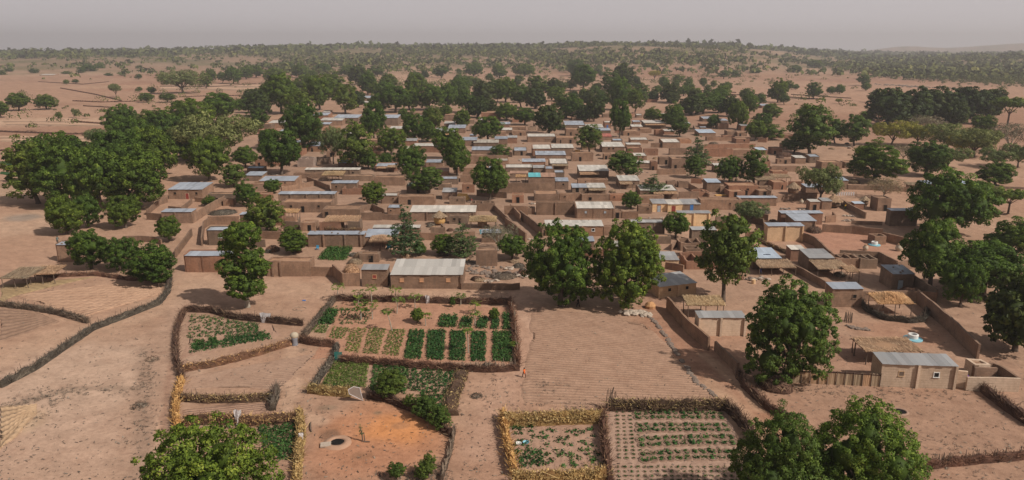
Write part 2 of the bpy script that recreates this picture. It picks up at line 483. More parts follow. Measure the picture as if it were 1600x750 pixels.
spot(510, 637, 18, 5, (0.26, 0.19, 0.13), 0.6)
spot(590, 645, 8, 4, (0.22, 0.18, 0.12), 0.6)
spot(857, 606, 22, 9, (0.19, 0.145, 0.10), 0.75)
spot(935, 500, 40, 14, (0.27, 0.19, 0.14), 0.35)
spot(920, 555, 22, 12, (0.27, 0.20, 0.145), 0.35)
spot(472, 547, 8, 4, (0.20, 0.15, 0.11), 0.6)
spot(1310, 372, 75, 28, (0.40, 0.20, 0.135), 0.65)
spot(1410, 520, 70, 22, (0.43, 0.215, 0.13), 0.7)
spot(1300, 545, 60, 35, (0.40, 0.22, 0.15), 0.6)
spot(1500, 600, 260, 150, (0.335, 0.215, 0.15), 0.45)
spot(1400, 655, 130, 45, (0.36, 0.225, 0.155), 0.5)
spot(1050, 520, 60, 70, (0.34, 0.185, 0.12), 0.55)
spot(1190, 660, 40, 45, (0.44, 0.22, 0.12), 0.6)
spot(20, 300, 60, 18, (0.44, 0.31, 0.22), 0.5)
spot(60, 345, 90, 20, (0.50, 0.35, 0.25), 0.6)
spot(35, 340, 28, 5, (0.24, 0.21, 0.18), 0.7)
spot(110, 600, 200, 80, (0.50, 0.355, 0.265), 0.8)
spot(110, 700, 170, 70, (0.475, 0.325, 0.24), 0.7)
spot(30, 662, 40, 20, (0.50, 0.36, 0.23), 0.5)
spot(640, 485, 130, 22, (0.46, 0.245, 0.155), 0.8)
spot(900, 560, 120, 70, (0.43, 0.265, 0.19), 0.5)
spot(300, 120, 180, 12, (0.34, 0.19, 0.13), 0.6)
spot(250, 135, 170, 9, (0.50, 0.33, 0.22), 0.4)
spot(1330, 125, 120, 8, (0.31, 0.18, 0.13), 0.6)
spot(60, 190, 90, 10, (0.53, 0.37, 0.26), 0.6)
spot(700, 160, 420, 34, (0.33, 0.215, 0.15), 0.4)
spot(800, 130, 380, 20, (0.30, 0.22, 0.14), 0.35)
track([(225, 760), (232, 690), (245, 620), (262, 560), (285, 500), (300, 465), (330, 445)], 4.2, (0.40, 0.265, 0.19), 0.85, 0.5)
track([(238, 760), (246, 690), (258, 620), (270, 560)], 0.7, (0.47, 0.31, 0.22), 0.8, 0.5)
track([(252, 700), (262, 600), (272, 545)], 0.5, (0.33, 0.20, 0.14), 0.7, 0.5)
track([(0, 560), (80, 530), (180, 505), (240, 480), (300, 440), (420, 445), (560, 458), (820, 462), (1000, 480)], 4.0, (0.47, 0.315, 0.22), 0.55)
track([(330, 415), (300, 440)], 4.0, (0.47, 0.315, 0.22), 0.5)
track([(760, 700), (790, 600), (830, 560), (810, 500), (815, 460)], 3.0, (0.47, 0.30, 0.215), 0.6)
track([(820, 495), (880, 560), (940, 615), (1000, 640)], 1.0, (0.52, 0.345, 0.25), 0.6)
track([(455, 545), (456, 600), (450, 640), (500, 660)], 1.2, (0.50, 0.34, 0.24), 0.6)
track([(1020, 480), (1075, 560), (1150, 620), (1210, 680)], 4.0, (0.37, 0.205, 0.135), 0.7, 0.6)
track([(1100, 555), (1165, 610), (1190, 640)], 0.8, (0.50, 0.33, 0.22), 0.6)
track([(1105, 600), (1190, 690)], 2.0, (0.49, 0.33, 0.22), 0.6)
track([(0, 640), (60, 620), (110, 608), (225, 605)], 0.9, (0.26, 0.19, 0.14), 0.5)
track([(225, 545), (226, 600), (220, 640), (225, 740)], 1.1, (0.27, 0.185, 0.135), 0.45)
track([(760, 320), (800, 360), (840, 400), (825, 455)], 3.0, (0.44, 0.285, 0.2), 0.5)
track([(360, 345), (330, 390), (300, 430)], 3.0, (0.46, 0.30, 0.21), 0.5)
# trodden brown yards of the village
vx = 800 + F * X / np.maximum(Y * cP + CAMZ * sP, 1); vr = np.hypot((vx - 815) / 480, (Y - 330) / 190)
blend((1 - smooth(0.75, 1.1, vr + 0.1 * n2)) * (Y > 100), (0.30, 0.205, 0.150), 0.62)
# fine speckle
col *= np.array([0.945, 0.912, 0.895])
col *= (1 + 0.10 * fbm2(X, Y, 1.1, 6) + 0.06 * NR.uniform(-1, 1, len(X)))[:, None]
col = np.clip(col, 0.03, 0.8)
me = new_mesh('ground', gverts, fq, smooth_=True)
at = me.attributes.new('earth', 'FLOAT_COLOR', 'POINT')
at.data.foreach_set('color', np.concatenate([col, np.ones((len(col), 1))], 1).astype(np.float32).ravel())
def mat_earth(name, useattr=True, base=(0.42, 0.265, 0.185), fur=0.0):
    base = tuple(x * k for x, k in zip(base, (0.87, 0.835, 0.815)))
    m, nt, p, out = nodes(name)
    pos = geo_pos(nt)
    c = attr(nt, 'earth').outputs['Color'] if useattr else mixc(nt, noise_(nt, pos, 0.25, 4), tuple(x * 0.85 for x in base), tuple(x * 1.12 for x in base))
    f = noise_(nt, pos, 1.5, 8, 0.72); f2 = noise_(nt, pos, 7.0, 6, 0.75); f3 = noise_(nt, pos, 0.35, 6, 0.65)
    c = mixc(nt, 1.0, c, ramp(nt, f, [(0.25, (0.74, 0.72, 0.70)), (0.5, (1, 1, 1)), (0.75, (1.16, 1.15, 1.13))]), 'MULTIPLY')
    c = mixc(nt, 1.0, c, ramp(nt, f3, [(0.3, (0.86, 0.83, 0.82)), (0.5, (1, 1, 1)), (0.7, (1.08, 1.09, 1.1))]), 'MULTIPLY')
    c = mixc(nt, 1.0, c, ramp(nt, f2, [(0.25, (0.72, 0.70, 0.68)), (0.45, (1, 1, 1)), (0.8, (1.12, 1.12, 1.1))]), 'MULTIPLY')
    if not useattr:      # darker towards the furrow bottoms, following ridge height
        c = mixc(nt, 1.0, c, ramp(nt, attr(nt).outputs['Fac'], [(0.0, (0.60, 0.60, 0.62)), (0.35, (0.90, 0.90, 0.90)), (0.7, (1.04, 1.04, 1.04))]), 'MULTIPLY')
    nt.links.new(c, p.inputs['Base Color'])
    ad = N(nt, 'ShaderNodeMath', operation='ADD'); nt.links.new(f, ad.inputs[0]); nt.links.new(f2, ad.inputs[1])
    bump(nt, p, ad.outputs[0], 0.55, 0.12)
    p.inputs['Specular IOR Level'].default_value = 0.1
    return m
EARTH = mat_earth('earth')
me.materials.append(EARTH)
tag(link('ground', me), kind='structure')

# ploughed or gridded plots: real ridges on a thin sheet
def patch_mesh(name, quad, nu, nv, zf, mat, lo=0.0):
    """quad = four picture points (near-left, near-right, far-right, far-left) on the ground; zf(s,t) = height; s across, t away"""
    a, b, c, d = [G(*q) for q in quad]
    S, T = np.meshgrid(np.linspace(0, 1, nu), np.linspace(0, 1, nv), indexing='ij')
    P = [((1 - S) * (1 - T) * a[i] + S * (1 - T) * b[i] + S * T * c[i] + (1 - S) * T * d[i]) for i in (0, 1)]
    edge = np.minimum(np.minimum(S, 1 - S), np.minimum(T, 1 - T))
    wob = 0.6 * (fbm2(P[0], P[1], 0.4, 8))
    Pe = [P[0] + wob * (edge < 0.02), P[1] + wob * (edge < 0.02)]
    Z = 0.02 + np.where(edge <= 0.0005, -0.03, zf(S, T))
    V = np.stack([Pe[0], Pe[1], Z], -1).reshape(-1, 3)
    ix = np.arange(nu * nv).reshape(nu, nv)
    Fq = np.stack([ix[:-1, :-1], ix[1:, :-1], ix[1:, 1:], ix[:-1, 1:]], -1).reshape(-1, 4)
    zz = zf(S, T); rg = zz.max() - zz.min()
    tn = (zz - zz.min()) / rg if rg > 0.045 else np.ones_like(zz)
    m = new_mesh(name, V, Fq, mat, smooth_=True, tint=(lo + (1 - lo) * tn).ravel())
    return tag(link(name, m), kind='structure')
E_FIELD = mat_earth('earth_field', False, (0.445, 0.29, 0.20))
E_FIELD2 = mat_earth('earth_field_grey', False, (0.36, 0.235, 0.165))
E_STRAW = mat_earth('earth_straw', False, (0.40, 0.29, 0.165))
E_RED = mat_earth('earth_red', False, (0.45, 0.25, 0.165))
E_GARD = mat_earth('earth_garden', False, (0.42, 0.27, 0.195))
def ridges(n, amp, axis=0, sh=1.0):
    def f(S, T):
        q = S if axis == 0 else T
        w = T if axis == 0 else S
        return amp * (0.5 + 0.5 * np.sin(2 * PI * (n * q + 0.10 * np.sin(w * 5) + 0.05 * np.sin(w * 17 + q * 9)))) ** sh * (0.8 + 0.2 * np.sin(w * 37 + q * 50))
    return f
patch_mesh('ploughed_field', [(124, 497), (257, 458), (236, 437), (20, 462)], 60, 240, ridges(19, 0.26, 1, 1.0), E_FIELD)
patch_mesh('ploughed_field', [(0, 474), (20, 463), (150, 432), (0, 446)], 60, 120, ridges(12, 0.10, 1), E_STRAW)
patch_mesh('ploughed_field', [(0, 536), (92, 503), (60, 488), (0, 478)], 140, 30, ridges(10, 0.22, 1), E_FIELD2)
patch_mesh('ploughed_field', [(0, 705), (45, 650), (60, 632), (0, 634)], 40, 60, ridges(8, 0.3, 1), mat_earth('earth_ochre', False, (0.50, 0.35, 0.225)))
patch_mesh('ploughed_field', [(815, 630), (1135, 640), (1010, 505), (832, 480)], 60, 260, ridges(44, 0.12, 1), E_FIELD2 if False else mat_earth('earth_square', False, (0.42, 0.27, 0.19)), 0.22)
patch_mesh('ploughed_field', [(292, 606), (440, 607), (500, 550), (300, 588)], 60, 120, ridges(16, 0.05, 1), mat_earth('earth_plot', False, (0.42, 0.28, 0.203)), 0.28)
patch_mesh('ploughed_field', [(283, 657), (425, 642), (420, 628), (286, 640)], 20, 60, ridges(5, 0.08, 1), E_GARD)
# papaya garden soil, with its furrow beds at the back
patch_mesh('garden_soil', [(490, 560), (800, 568), (795, 480), (535, 470)], 120, 60, lambda S, T: 0.02 * np.sin(S * 90), E_RED)
patch_mesh('garden_soil', [(545, 597), (700, 612), (712, 582), (520, 560)], 60, 30, lambda S, T: 0.02 * np.sin(S * 90), E_GARD)
patch_mesh('garden_soil', [(288, 560), (440, 525), (430, 507), (295, 492)], 60, 30, lambda S, T: 0.02 * np.sin(S * 90), E_GARD)
patch_mesh('garden_soil', [(790, 760), (945, 760), (940, 662), (795, 662)], 60, 30, lambda S, T: 0.02 * np.sin(S * 90), E_GARD)
patch_mesh('garden_soil', [(950, 775), (1180, 775), (1135, 640), (952, 638)], 60, 30, lambda S, T: 0.02 * np.sin(S * 90), mat_earth('earth_grid', False, (0.42, 0.285, 0.215)))
# pale harvested strips in the plain beyond the village
for q in [((0, 222), (190, 226), (230, 214), (0, 212)), ((0, 243), (60, 247), (75, 238), (0, 236)), ((10, 196), (205, 199), (215, 188), (0, 187)),
          ((570, 128), (640, 129), (640, 122), (590, 121)), ((690, 136), (712, 137), (712, 128), (690, 128)), ((640, 137), (730, 137), (735, 131), (645, 130)),
          ((922, 147), (955, 148), (960, 140), (925, 139)), ((245, 141), (390, 142), (420, 132), (260, 131))]:
    patch_mesh('harvested_field', q, 40, 12, ridges(9, 0.08, 1), mat_earth('earth_pale', False, (0.53, 0.355, 0.245)))
for q in [((0, 257), (48, 262), (55, 254), (0, 252)), ((0, 272), (42, 279), (50, 271), (0, 268))]:
    o = patch_mesh('green_plot', q, 40, 16, ridges(8, 0.2, 1), LEAF['V'])
# ---------------------------------------------------------------- trees
def unit(v): return v / np.maximum(np.linalg.norm(v, axis=-1, keepdims=True), 1e-9)
def leaf_quads(pos, nrm, size, rs, aspect=1.5):
    n = len(pos)
    tg = unit(np.cross(nrm, rs.normal(size=(n, 3))))
    bt = np.cross(nrm, tg)
    s = (size * rs.uniform(0.6, 1.3, n))[:, None]
    a = tg * s * aspect * 0.5; b = bt * s * 0.5
    dr = nrm * s * 0.18
    v = np.stack([pos - a - dr, pos - b * 0.9, pos + a - dr, pos + b * 0.9], 1)
    return v.reshape(-1, 3)
def sphere_np(n, rs=None):
    k = np.arange(n) + 0.5
    ph = np.arccos(1 - 2 * k / n); th = PI * (1 + 5 ** 0.5) * k
    return np.stack([np.cos(th) * np.sin(ph), np.sin(th) * np.sin(ph), np.cos(ph)], -1)
ICO = None
def ico():
    global ICO
    if ICO is None:
        import bmesh
        bm = bmesh.new(); bmesh.ops.create_icosphere(bm, subdivisions=2, radius=1.0)
        ICO = (np.array([v.co[:] for v in bm.verts]), np.array([[v.index for v in f.verts] for f in bm.faces])); bm.free()
    return ICO
def lobes_dome(rs, Wd, Hd, cb, n=8, rough=1.0, skirt=0.25):
    """lobes (centre, radius) forming an uneven dome crown between heights cb and Hd"""
    L = []
    R = Wd / 2; hc = (Hd - cb)
    L.append((np.array([rs.uniform(-.1, .1) * R, rs.uniform(-.1, .1) * R, cb + hc * 0.52]), np.array([R * 0.66, R * 0.66, hc * 0.48])))
    a0 = rs.uniform(0, 6.28)
    for i in range(n):
        a = a0 + 2 * PI * i / n + rs.uniform(-.3, .3)
        d = R * rs.uniform(0.45, 0.62); r = R * rs.uniform(0.30, 0.46)
        z = cb + hc * rs.uniform(skirt, 0.66)
        L.append((np.array([math.cos(a) * d, math.sin(a) * d, z]), np.array([r, r, min(r * 1.05, hc * 0.45)])))
    for i in range(max(2, n // 3)):
        a = rs.uniform(0, 6.28); d = R * rs.uniform(0.12, 0.4); r = R * rs.uniform(0.28, 0.40)
        L.append((np.array([math.cos(a) * d, math.sin(a) * d, cb + hc * rs.uniform(0.68, 0.85)]), np.array([r, r, min(r, hc * 0.22)])))
    return L
def crown_mesh(name, L, leafmat, rs, nclump, per, lsize, crad, core=0.66, keep=1.0, rag=0.12, tb=0.0):
    V = []; T = []; Nn = []; nb = 0; F_ = []
    cen_all = np.mean([c for c, r in L], axis=0)
    area = np.array([r[0] * r[2] + r[0] * r[0] for c, r in L]); area = area / area.sum()
    for li, (c, r) in enumerate(L):
        k = max(4, int(nclump * area[li]))
        d = sphere_np(k); d = unit(d + rs.normal(scale=0.18, size=d.shape))
        cp = c + d * r * (1 + rs.normal(scale=rag, size=(k, 1)))
        inside = np.zeros(k, bool)
        for lj, (c2, r2) in enumerate(L):
            if lj != li: inside |= (np.linalg.norm((cp - c2) / r2, axis=1) < 0.80)
        inside |= rs.uniform(size=k) > keep
        cp = cp[~inside]; d = d[~inside]
        if not len(cp): continue
        cr = crad * rs.uniform(0.6, 1.25, len(cp))
        nn = len(cp)
        dd = unit(rs.normal(size=(nn, per, 3)) + d[:, None, :] * 0.55 + np.array([0, 0, 0.25]))
        rr_ = cr[:, None, None] * rs.uniform(0.2, 1.0, (nn, per, 1)) ** 0.5
        pos = (cp[:, None, :] + dd * rr_ * np.array([1, 1, 0.8])).reshape(-1, 3)
        fn = unit(dd.reshape(-1, 3) * 0.8 + rs.normal(scale=0.55, size=(nn * per, 3)) + np.array([0, 0, 0.35]))
        V.append(leaf_quads(pos, fn, lsize, rs))
        sn = unit(dd.reshape(-1, 3) * 0.75 + np.repeat(d, per, 0) * 0.45 + fn * 0.45)
        Nn.append(np.repeat(sn, 4, 0))
        ct = rs.uniform(0.25, 0.75, nn)
        t = np.clip(np.repeat(ct, per) + rs.normal(scale=0.17, size=nn * per) + tb, 0, 1)
        T.append(np.repeat(t, 4))
    V = np.concatenate(V); Nn = np.concatenate(Nn); T = np.concatenate(T)
    Fq = np.arange(len(V)).reshape(-1, 4).tolist()
    V = V.tolist(); Nn = Nn.tolist(); T = T.tolist()
    if core:
        iv, jf = ico()
        for c, r in L:
            b = len(V)
            w = 1 + rs.normal(scale=0.07, size=(len(iv), 1))
            V += (c + iv * r * core * w).tolist(); Nn += iv.tolist(); T += [0.2] * len(iv)
            Fq += (jf + b).tolist()
    return new_mesh(name, V, Fq, leafmat, smooth_=True, normals=Nn, tint=T)
def trunk_mesh(name, rs, cb, L, r0, mat, n=7, reach=0.75, minor=0, lean=0.0):
    mb = MB()
    top = max(cb, 0.6)
    lx, ly = rs.uniform(-lean, lean), rs.uniform(-lean, lean)
    fork = Vector((lx, ly, top * 0.85))
    mb.tube([(0, 0, -0.2), (0.02, 0, top * 0.12), (lx * 0.5, ly * 0.5, top * 0.5), fork], [r0 * 1.5, r0 * 1.08, r0 * 0.92, r0 * 0.9], n)
    for i, (c, r) in enumerate(L):
        e = Vector(c.tolist())
        e = fork.lerp(e, reach)
        m_ = fork.lerp(e, 0.5) + Vector((rs.uniform(-.3, .3), rs.uniform(-.3, .3), rs.uniform(-.1, .4)))
        mb.tube([fork - Vector((0, 0, 0.25)), m_, e], [r0 * 0.55, r0 * 0.34, r0 * 0.14], 5)
        for j in range(minor):
            q = Vector((c + unit(rs.normal(size=3)) * r * rs.uniform(0.6, 0.98)).tolist())
            mb.tube([e, e.lerp(q, 0.5) + Vector((rs.uniform(-.2, .2), rs.uniform(-.2, .2), rs.uniform(0, .3))), q], [r0 * 0.14, r0 * 0.08, r0 * 0.03], 4, cap=False)
    return mb.mesh(name, mat, True)

VAR = {}     # kind -> list of (crown mesh, trunk mesh, W, H)
def make_variants():
    def add(k, cm, tm, w, h): VAR.setdefault(k, []).append((cm, tm, w, h))
    # dense round mango-like crowns, 10 m wide
    for i in range(5):
        rs = np.random.RandomState(100 + i)
        hh = [9.5, 8.5, 10.5, 9.0, 8.0][i]; cb = [1.5, 1.9, 1.2, 2.1, 1.6][i]
        L = lobes_dome(rs, 10, hh, cb, [7, 8, 6, 9, 7][i])
        add('M', crown_mesh('crown', L, LEAF['M'], rs, 330, 92, 0.225, 0.82, core=0.56, rag=0.16, keep=0.94), trunk_mesh('trunk', rs, cb + 0.8, L[:5], 0.36, BARK, lean=0.3), 10, hh)
    # the biggest trees in front get finer leaves
    for i in range(3):
        rs = np.random.RandomState(130 + i)
        L = lobes_dome(rs, 10, 9.5, 0.8, 10, skirt=0.16)
        add('MM', crown_mesh('crown', L, LEAF['N'] if i == 2 else LEAF['M'], rs, 760, 80, 0.165, 0.54, core=0.5, rag=0.16, keep=0.95, tb=0.08), trunk_mesh('trunk', rs, 2.2, L[:6], 0.36, BARK), 10, 9.5)
    # the three trees at the bottom edge, seen closest
    for i in range(2):
        rs = np.random.RandomState(140 + i)
        L = lobes_dome(rs, 10, 9.5, 0.8, 12, skirt=0.16)
        add('MF', crown_mesh('crown', L, LEAF['N'] if i else LEAF['M'], rs, 1400, 74, 0.13, 0.50, core=0.48, rag=0.15, keep=0.96, tb=0.14), trunk_mesh('trunk', rs, 2.2, L[:6], 0.36, BARK), 10, 9.5)
    # looser neem-like crowns
    for i in range(4):
        rs = np.random.RandomState(150 + i)
        L = lobes_dome(rs, 8.5, 11, 2.2, 7, skirt=0.12)
        add('N', crown_mesh('crown', L, LEAF['N'], rs, 190, 60, 0.28, 0.85, core=0.55, keep=0.92, rag=0.17), trunk_mesh('trunk', rs, 3.0, L[:6], 0.30, BARK, lean=0.5, minor=1), 8.5, 11)
    # dark dense dome crowns of the grove
    for i in range(3):
        rs = np.random.RandomState(170 + i)
        L = lobes_dome(rs, 10, 10, 0.9, 9)
        add('G', crown_mesh('crown', L, LEAF['G'], rs, 190, 55, 0.42, 0.95, rag=0.08), trunk_mesh('trunk', rs, 1.8, L[:4], 0.4, BARK), 10, 10)
    # open olive acacias, flat wide
    for i in range(4):
        rs = np.random.RandomState(190 + i)
        L = []
        for j in range(9):
            a = 2 * PI * j / 9 + rs.uniform(-.3, .3); d = 0 if j == 0 else rs.uniform(2.0, 3.9)
            L.append((np.array([math.cos(a) * d, math.sin(a) * d, 4.4 + rs.uniform(-1.2, 1.3) + (0.8 if j == 0 else 0)]), np.array([1.9, 1.9, 1.05]) * rs.uniform(0.75, 1.1)))
        for key in ('A', 'Y', 'P'):
            add(key, crown_mesh('crown', L, LEAF[key], rs, 230, 62 if key != 'P' else 30, 0.20 if key != 'P' else 0.15, 0.8, core=0, keep=0.95, rag=0.2),
                trunk_mesh('trunk', rs, 2.0, L, 0.26, BARK if key != 'P' else BARKP, minor=4 if key != 'A' else 2, lean=0.4, reach=0.9), 10, 6.6)
    # tiered crowns
    for i in range(2):
        rs = np.random.RandomState(210 + i)
        L = []
        for t in range(6):
            z = 2.2 + t * 1.45; rr_ = 2.7 * (1 - (t / 6.5) ** 1.3) + 0.3
            for j in range(5 if t < 4 else 3):
                a = rs.uniform(0, 6.28) if j == 0 else a + 1.256 + rs.uniform(-.3, .3)
                L.append((np.array([math.cos(a) * rr_ * 0.62, math.sin(a) * rr_ * 0.62, z + rs.uniform(-.25, .25)]), np.array([rr_ * 0.46, rr_ * 0.46, 0.38])))
        L.append((np.array([0, 0, 10.9]), np.array([0.4, 0.4, 0.7])))
        mb = MB(); mb.tube([(0, 0, -.2), (0.1, 0, 4), (0, 0.1, 8), (0, 0, 11)], [0.26, 0.2, 0.12, 0.03], 7)
        for c, r in L[:-1]:
            mb.tube([(0, 0, c[2] - 0.5), (c[0] * 0.6, c[1] * 0.6, c[2] - 0.12), tuple(c)], [0.07, 0.05, 0.02], 4, cap=False)
        add('L', crown_mesh('crown', L, LEAF['L'], rs, 260, 30, 0.2, 0.5, core=0, rag=0.2), mb.mesh('trunk', BARK, True), 6.2, 11.6)
    # the tree with four stacked lobes by the left garden
    rs = np.random.RandomState(230)
    L = [(np.array([0.1, 0, 12.6]), np.array([2.7, 2.6, 2.1])), (np.array([-1.7, .2, 10.6]), np.array([1.7, 1.7, 1.5])), (np.array([0.9, 0.3, 8.6]), np.array([2.2, 2.2, 1.7])), (np.array([-2.0, 0, 7.1]), np.array([1.9, 1.9, 1.6])),
         (np.array([2.0, -.4, 6.8]), np.array([1.8, 1.8, 1.4])), (np.array([0.0, -.5, 3.9]), np.array([2.9, 2.7, 1.9])), (np.array([-1.2, 0.4, 5.0]), np.array([1.5, 1.5, 1.2]))]
    L = [(c, r * 0.88) for c, r in L]
    add('S', crown_mesh('crown', L, LEAF['M'], rs, 330, 90, 0.20, 0.6, core=0.62, rag=0.1, tb=0.1), trunk_mesh('trunk', rs, 3.0, L, 0.38, BARKP), 8.4, 14.8)
    # wide flat parasol
    rs = np.random.RandomState(240)
    L = [(np.array([math.cos(a) * d, math.sin(a) * d, 5.4]), np.array([1.9, 1.9, 0.7])) for a, d in [(0, 0), (0, 2.6), (1.2, 2.7), (2.5, 2.6), (3.7, 2.7), (5, 2.6)]]
    add('U', crown_mesh('crown', L, LEAF['N'], rs, 130, 46, 0.26, 0.6, core=0.6), trunk_mesh('trunk', rs, 3.4, L, 0.22, BARK), 9, 6.2)
make_variants()
TWORD = {'MF': ('large leafy bright green tree', 'mango_tree'), 'M': ('dark green round-crowned mango tree', 'mango_tree'), 'MM': ('large leafy green mango tree', 'mango_tree'), 'N': ('loose-crowned green neem tree', 'neem_tree'),
         'G': ('very dark dense dome-shaped tree', 'dome_tree'), 'A': ('pale olive open acacia', 'acacia_tree'), 'Y': ('yellowing flat-topped tree', 'yellow_tree'),
         'P': ('grey-brown nearly bare tree', 'bare_tree'), 'L': ('tiered feathery green tree', 'tiered_tree'), 'S': ('tall tree of stacked leafy lobes', 'lobed_tree'),
         'U': ('flat parasol-topped tree', 'parasol_tree')}
TCOUNT = [0]
TREES = []
def tree_at(x, y, w, h, k, look=None, rz=None, v=None, z=None):
    vs = VAR[k]; cm, tm, w0, h0 = vs[(v if v is not None else rnd.randrange(len(vs))) % len(vs)]
    if z is None: z = hz(x, y)
    name = TWORD[k][1]
    r = empty(name, (x, y, z), rnd.uniform(0, 2 * PI) if rz is None else rz)
    r.scale = (w / w0, w / w0, h / h0)
    link('trunk', tm, r); link('crown', cm, r)
    size = 'tall' if h > 11 else ('small' if h < 5.5 else ('low' if h < w * 0.62 else ''))
    lk = look or ((size + ' ' if size and not TWORD[k][0].startswith(('large', 'tall')) else '') + TWORD[k][0])
    px, py = proj((x, y, z + h * 0.55))
    reg(r, lk, 'tree', 'trees around the village' if z < 1 else 'trees on the far plain', px, py, 'tree')
    TREES.append((x, y, w))
    TCOUNT[0] += 1
    return r
def T(px, yb, wp, hp, k='M', look=None, v=None, rz=None):
    g = G(px, yb); s = ppm(g)
    w = wp / s
    dep = math.atan2(CAMZ, g.y)
    h = max(2.0, (hp / s) / math.cos(dep) - 0.12 * w * math.sin(dep) * 2)
    return tree_at(g.x, g.y, w, h, k, look, rz, v, 0.0)

T(343, 884, 234, 203, 'MF', 'big bright green bushy tree overlapping the bottom edge of the picture', 0)
T(1210, 812, 150, 152, 'MF', 'big rounded bright green tree below the gridded vegetable plot corner', 1)
T(1340, 806, 178, 166, 'MF', 'wide many-lobed tree below the cream house with two windows', 0, 2.9)
T(1232, 592, 142, 148, 'MM', 'huge dark egg-shaped tree beside the stick fence and cream house', 2)
T(387, 480, 84, 137, 'S', 'tall tree of stacked leafy lobes behind the left vegetable garden', rz=0.2)
T(876, 478, 112, 128, 'MM', 'large leafy tree shading the person in black', 0)
T(978, 480, 118, 130, 'MM', 'broad leafy tree beside the heap of pale stones', 1)
T(1130, 472, 92, 136, 'N', 'tall ragged tree beside the tan-walled grey-roofed house', 1)
T(143, 420, 64, 62, 'M', None, 0); T(192, 422, 54, 50, 'M', None, 1); T(240, 445, 80, 66, 'M', 'round tree with visible trunk at the end of the ploughed field', 2)
T(265, 377, 40, 38, 'M'); T(197, 356, 56, 52, 'M'); T(104, 366, 60, 62, 'M'); T(138, 356, 46, 52, 'M')
T(60, 318, 88, 96, 'N'); T(105, 322, 92, 104, 'M', None, 2); T(160, 328, 86, 92, 'M'); T(92, 285, 100, 72, 'M')
T(218, 325, 95, 92, 'M', None, 2); T(190, 285, 84, 80, 'M'); T(240, 275, 76, 72, 'M'); T(205, 248, 64, 62, 'M'); T(168, 243, 40, 38, 'A')
T(260, 228, 72, 52, 'M'); T(193, 212, 52, 45, 'M'); T(300, 205, 70, 48, 'M'); T(238, 212, 50, 40, 'N'); T(345, 192, 60, 44, 'M'); T(150, 228, 34, 26, 'A')
T(328, 283, 68, 66, 'M'); T(345, 252, 124, 74, 'A', 'wide pale olive tree among the dark mangoes'); T(290, 250, 60, 50, 'M')
T(366, 292, 42, 36, 'N'); T(386, 322, 40, 38, 'M'); T(425, 303, 30, 23, 'M'); T(384, 262, 40, 32, 'M'); T(327, 322, 22, 16, 'M')
T(440, 273, 68, 66, 'M', None, 3); T(474, 238, 66, 74, 'M'); T(420, 232, 34, 30, 'M'); T(521, 256, 40, 56, 'A'); T(556, 264, 60, 70, 'N'); T(576, 264, 34, 28, 'M')
T(415, 366, 66, 60, 'N', 'dark feathery tree beside the low mud rooms'); T(459, 395, 50, 40, 'M'); T(583, 322, 40, 38, 'M'); T(633, 402, 56, 84, 'L', 'tall tiered tree behind the long cream-roofed house'); T(655, 400, 22, 22, 'M')
T(694, 398, 40, 32, 'M'); T(723, 402, 54, 56, 'L'); T(800, 406, 46, 38, 'M'); T(778, 392, 60, 42, 'P'); T(665, 306, 60, 46, 'N'); T(642, 280, 50, 50, 'M')
T(700, 250, 50, 48, 'M'); T(714, 275, 46, 52, 'M'); T(765, 314, 58, 64, 'M'); T(782, 244, 36, 18, 'N'); T(763, 222, 48, 38, 'M'); T(647, 222, 42, 46, 'M'); T(668, 222, 34, 34, 'M')
T(585, 222, 42, 58, 'M'); T(612, 242, 46, 40, 'M'); T(603, 262, 22, 22, 'M'); T(921, 240, 44, 44, 'N'); T(975, 282, 58, 46, 'N'); T(1021, 306, 50, 36, 'L')
T(1087, 262, 44, 52, 'L'); T(1086, 278, 34, 34, 'N'); T(1139, 286, 42, 40, 'M'); T(1178, 288, 42, 54, 'N'); T(986, 326, 30, 26, 'M'); T(1055, 373, 44, 40, 'M')
T(1173, 350, 50, 35, 'A'); T(1265, 242, 72, 78, 'N'); T(1240, 240, 46, 26, 'N'); T(1304, 224, 34, 38, 'N'); T(1334, 228, 44, 48, 'N'); T(1280, 316, 64, 58, 'A', 'pale green acacia over the mud granaries')
T(1365, 284, 88, 62, 'M'); T(1445, 275, 64, 54, 'M'); T(1380, 310, 56, 34, 'P'); T(1555, 290, 56, 38, 'M'); T(1478, 366, 116, 96, 'M'); T(1528, 332, 70, 50, 'N')
T(1452, 452, 96, 104, 'M'); T(1535, 462, 120, 84, 'M'); T(1578, 404, 74, 62, 'M'); T(1585, 548, 108, 116, 'G'); T(1575, 334, 62, 38, 'U'); T(1500, 480, 60, 70, 'M')
for (x, yb, w, h) in [(1385, 198, 64, 58), (1425, 196, 56, 56), (1465, 192, 60, 52), (1505, 192, 60, 54), (1542, 186, 50, 46), (1445, 188, 50, 46), (1400, 186, 46, 42), (1490, 200, 40, 40)]:
    T(x, yb, w, h, 'G')
T(1535, 209, 36, 28, 'M'); T(1392, 228, 54, 38, 'Y'); T(1432, 228, 52, 36, 'Y'); T(1478, 236, 70, 42, 'A'); T(1445, 206, 60, 26, 'P'); T(1522, 246, 66, 44, 'A'); T(1578, 240, 60, 46, 'P'); T(1590, 262, 50, 38, 'A')
T(1574, 196, 56, 42, 'U'); T(1500, 244, 44, 34, 'Y'); T(1555, 262, 50, 30, 'A'); T(1480, 262, 56, 34, 'A'); T(1410, 252, 40, 26, 'P'); T(1540, 228, 46, 26, 'A')
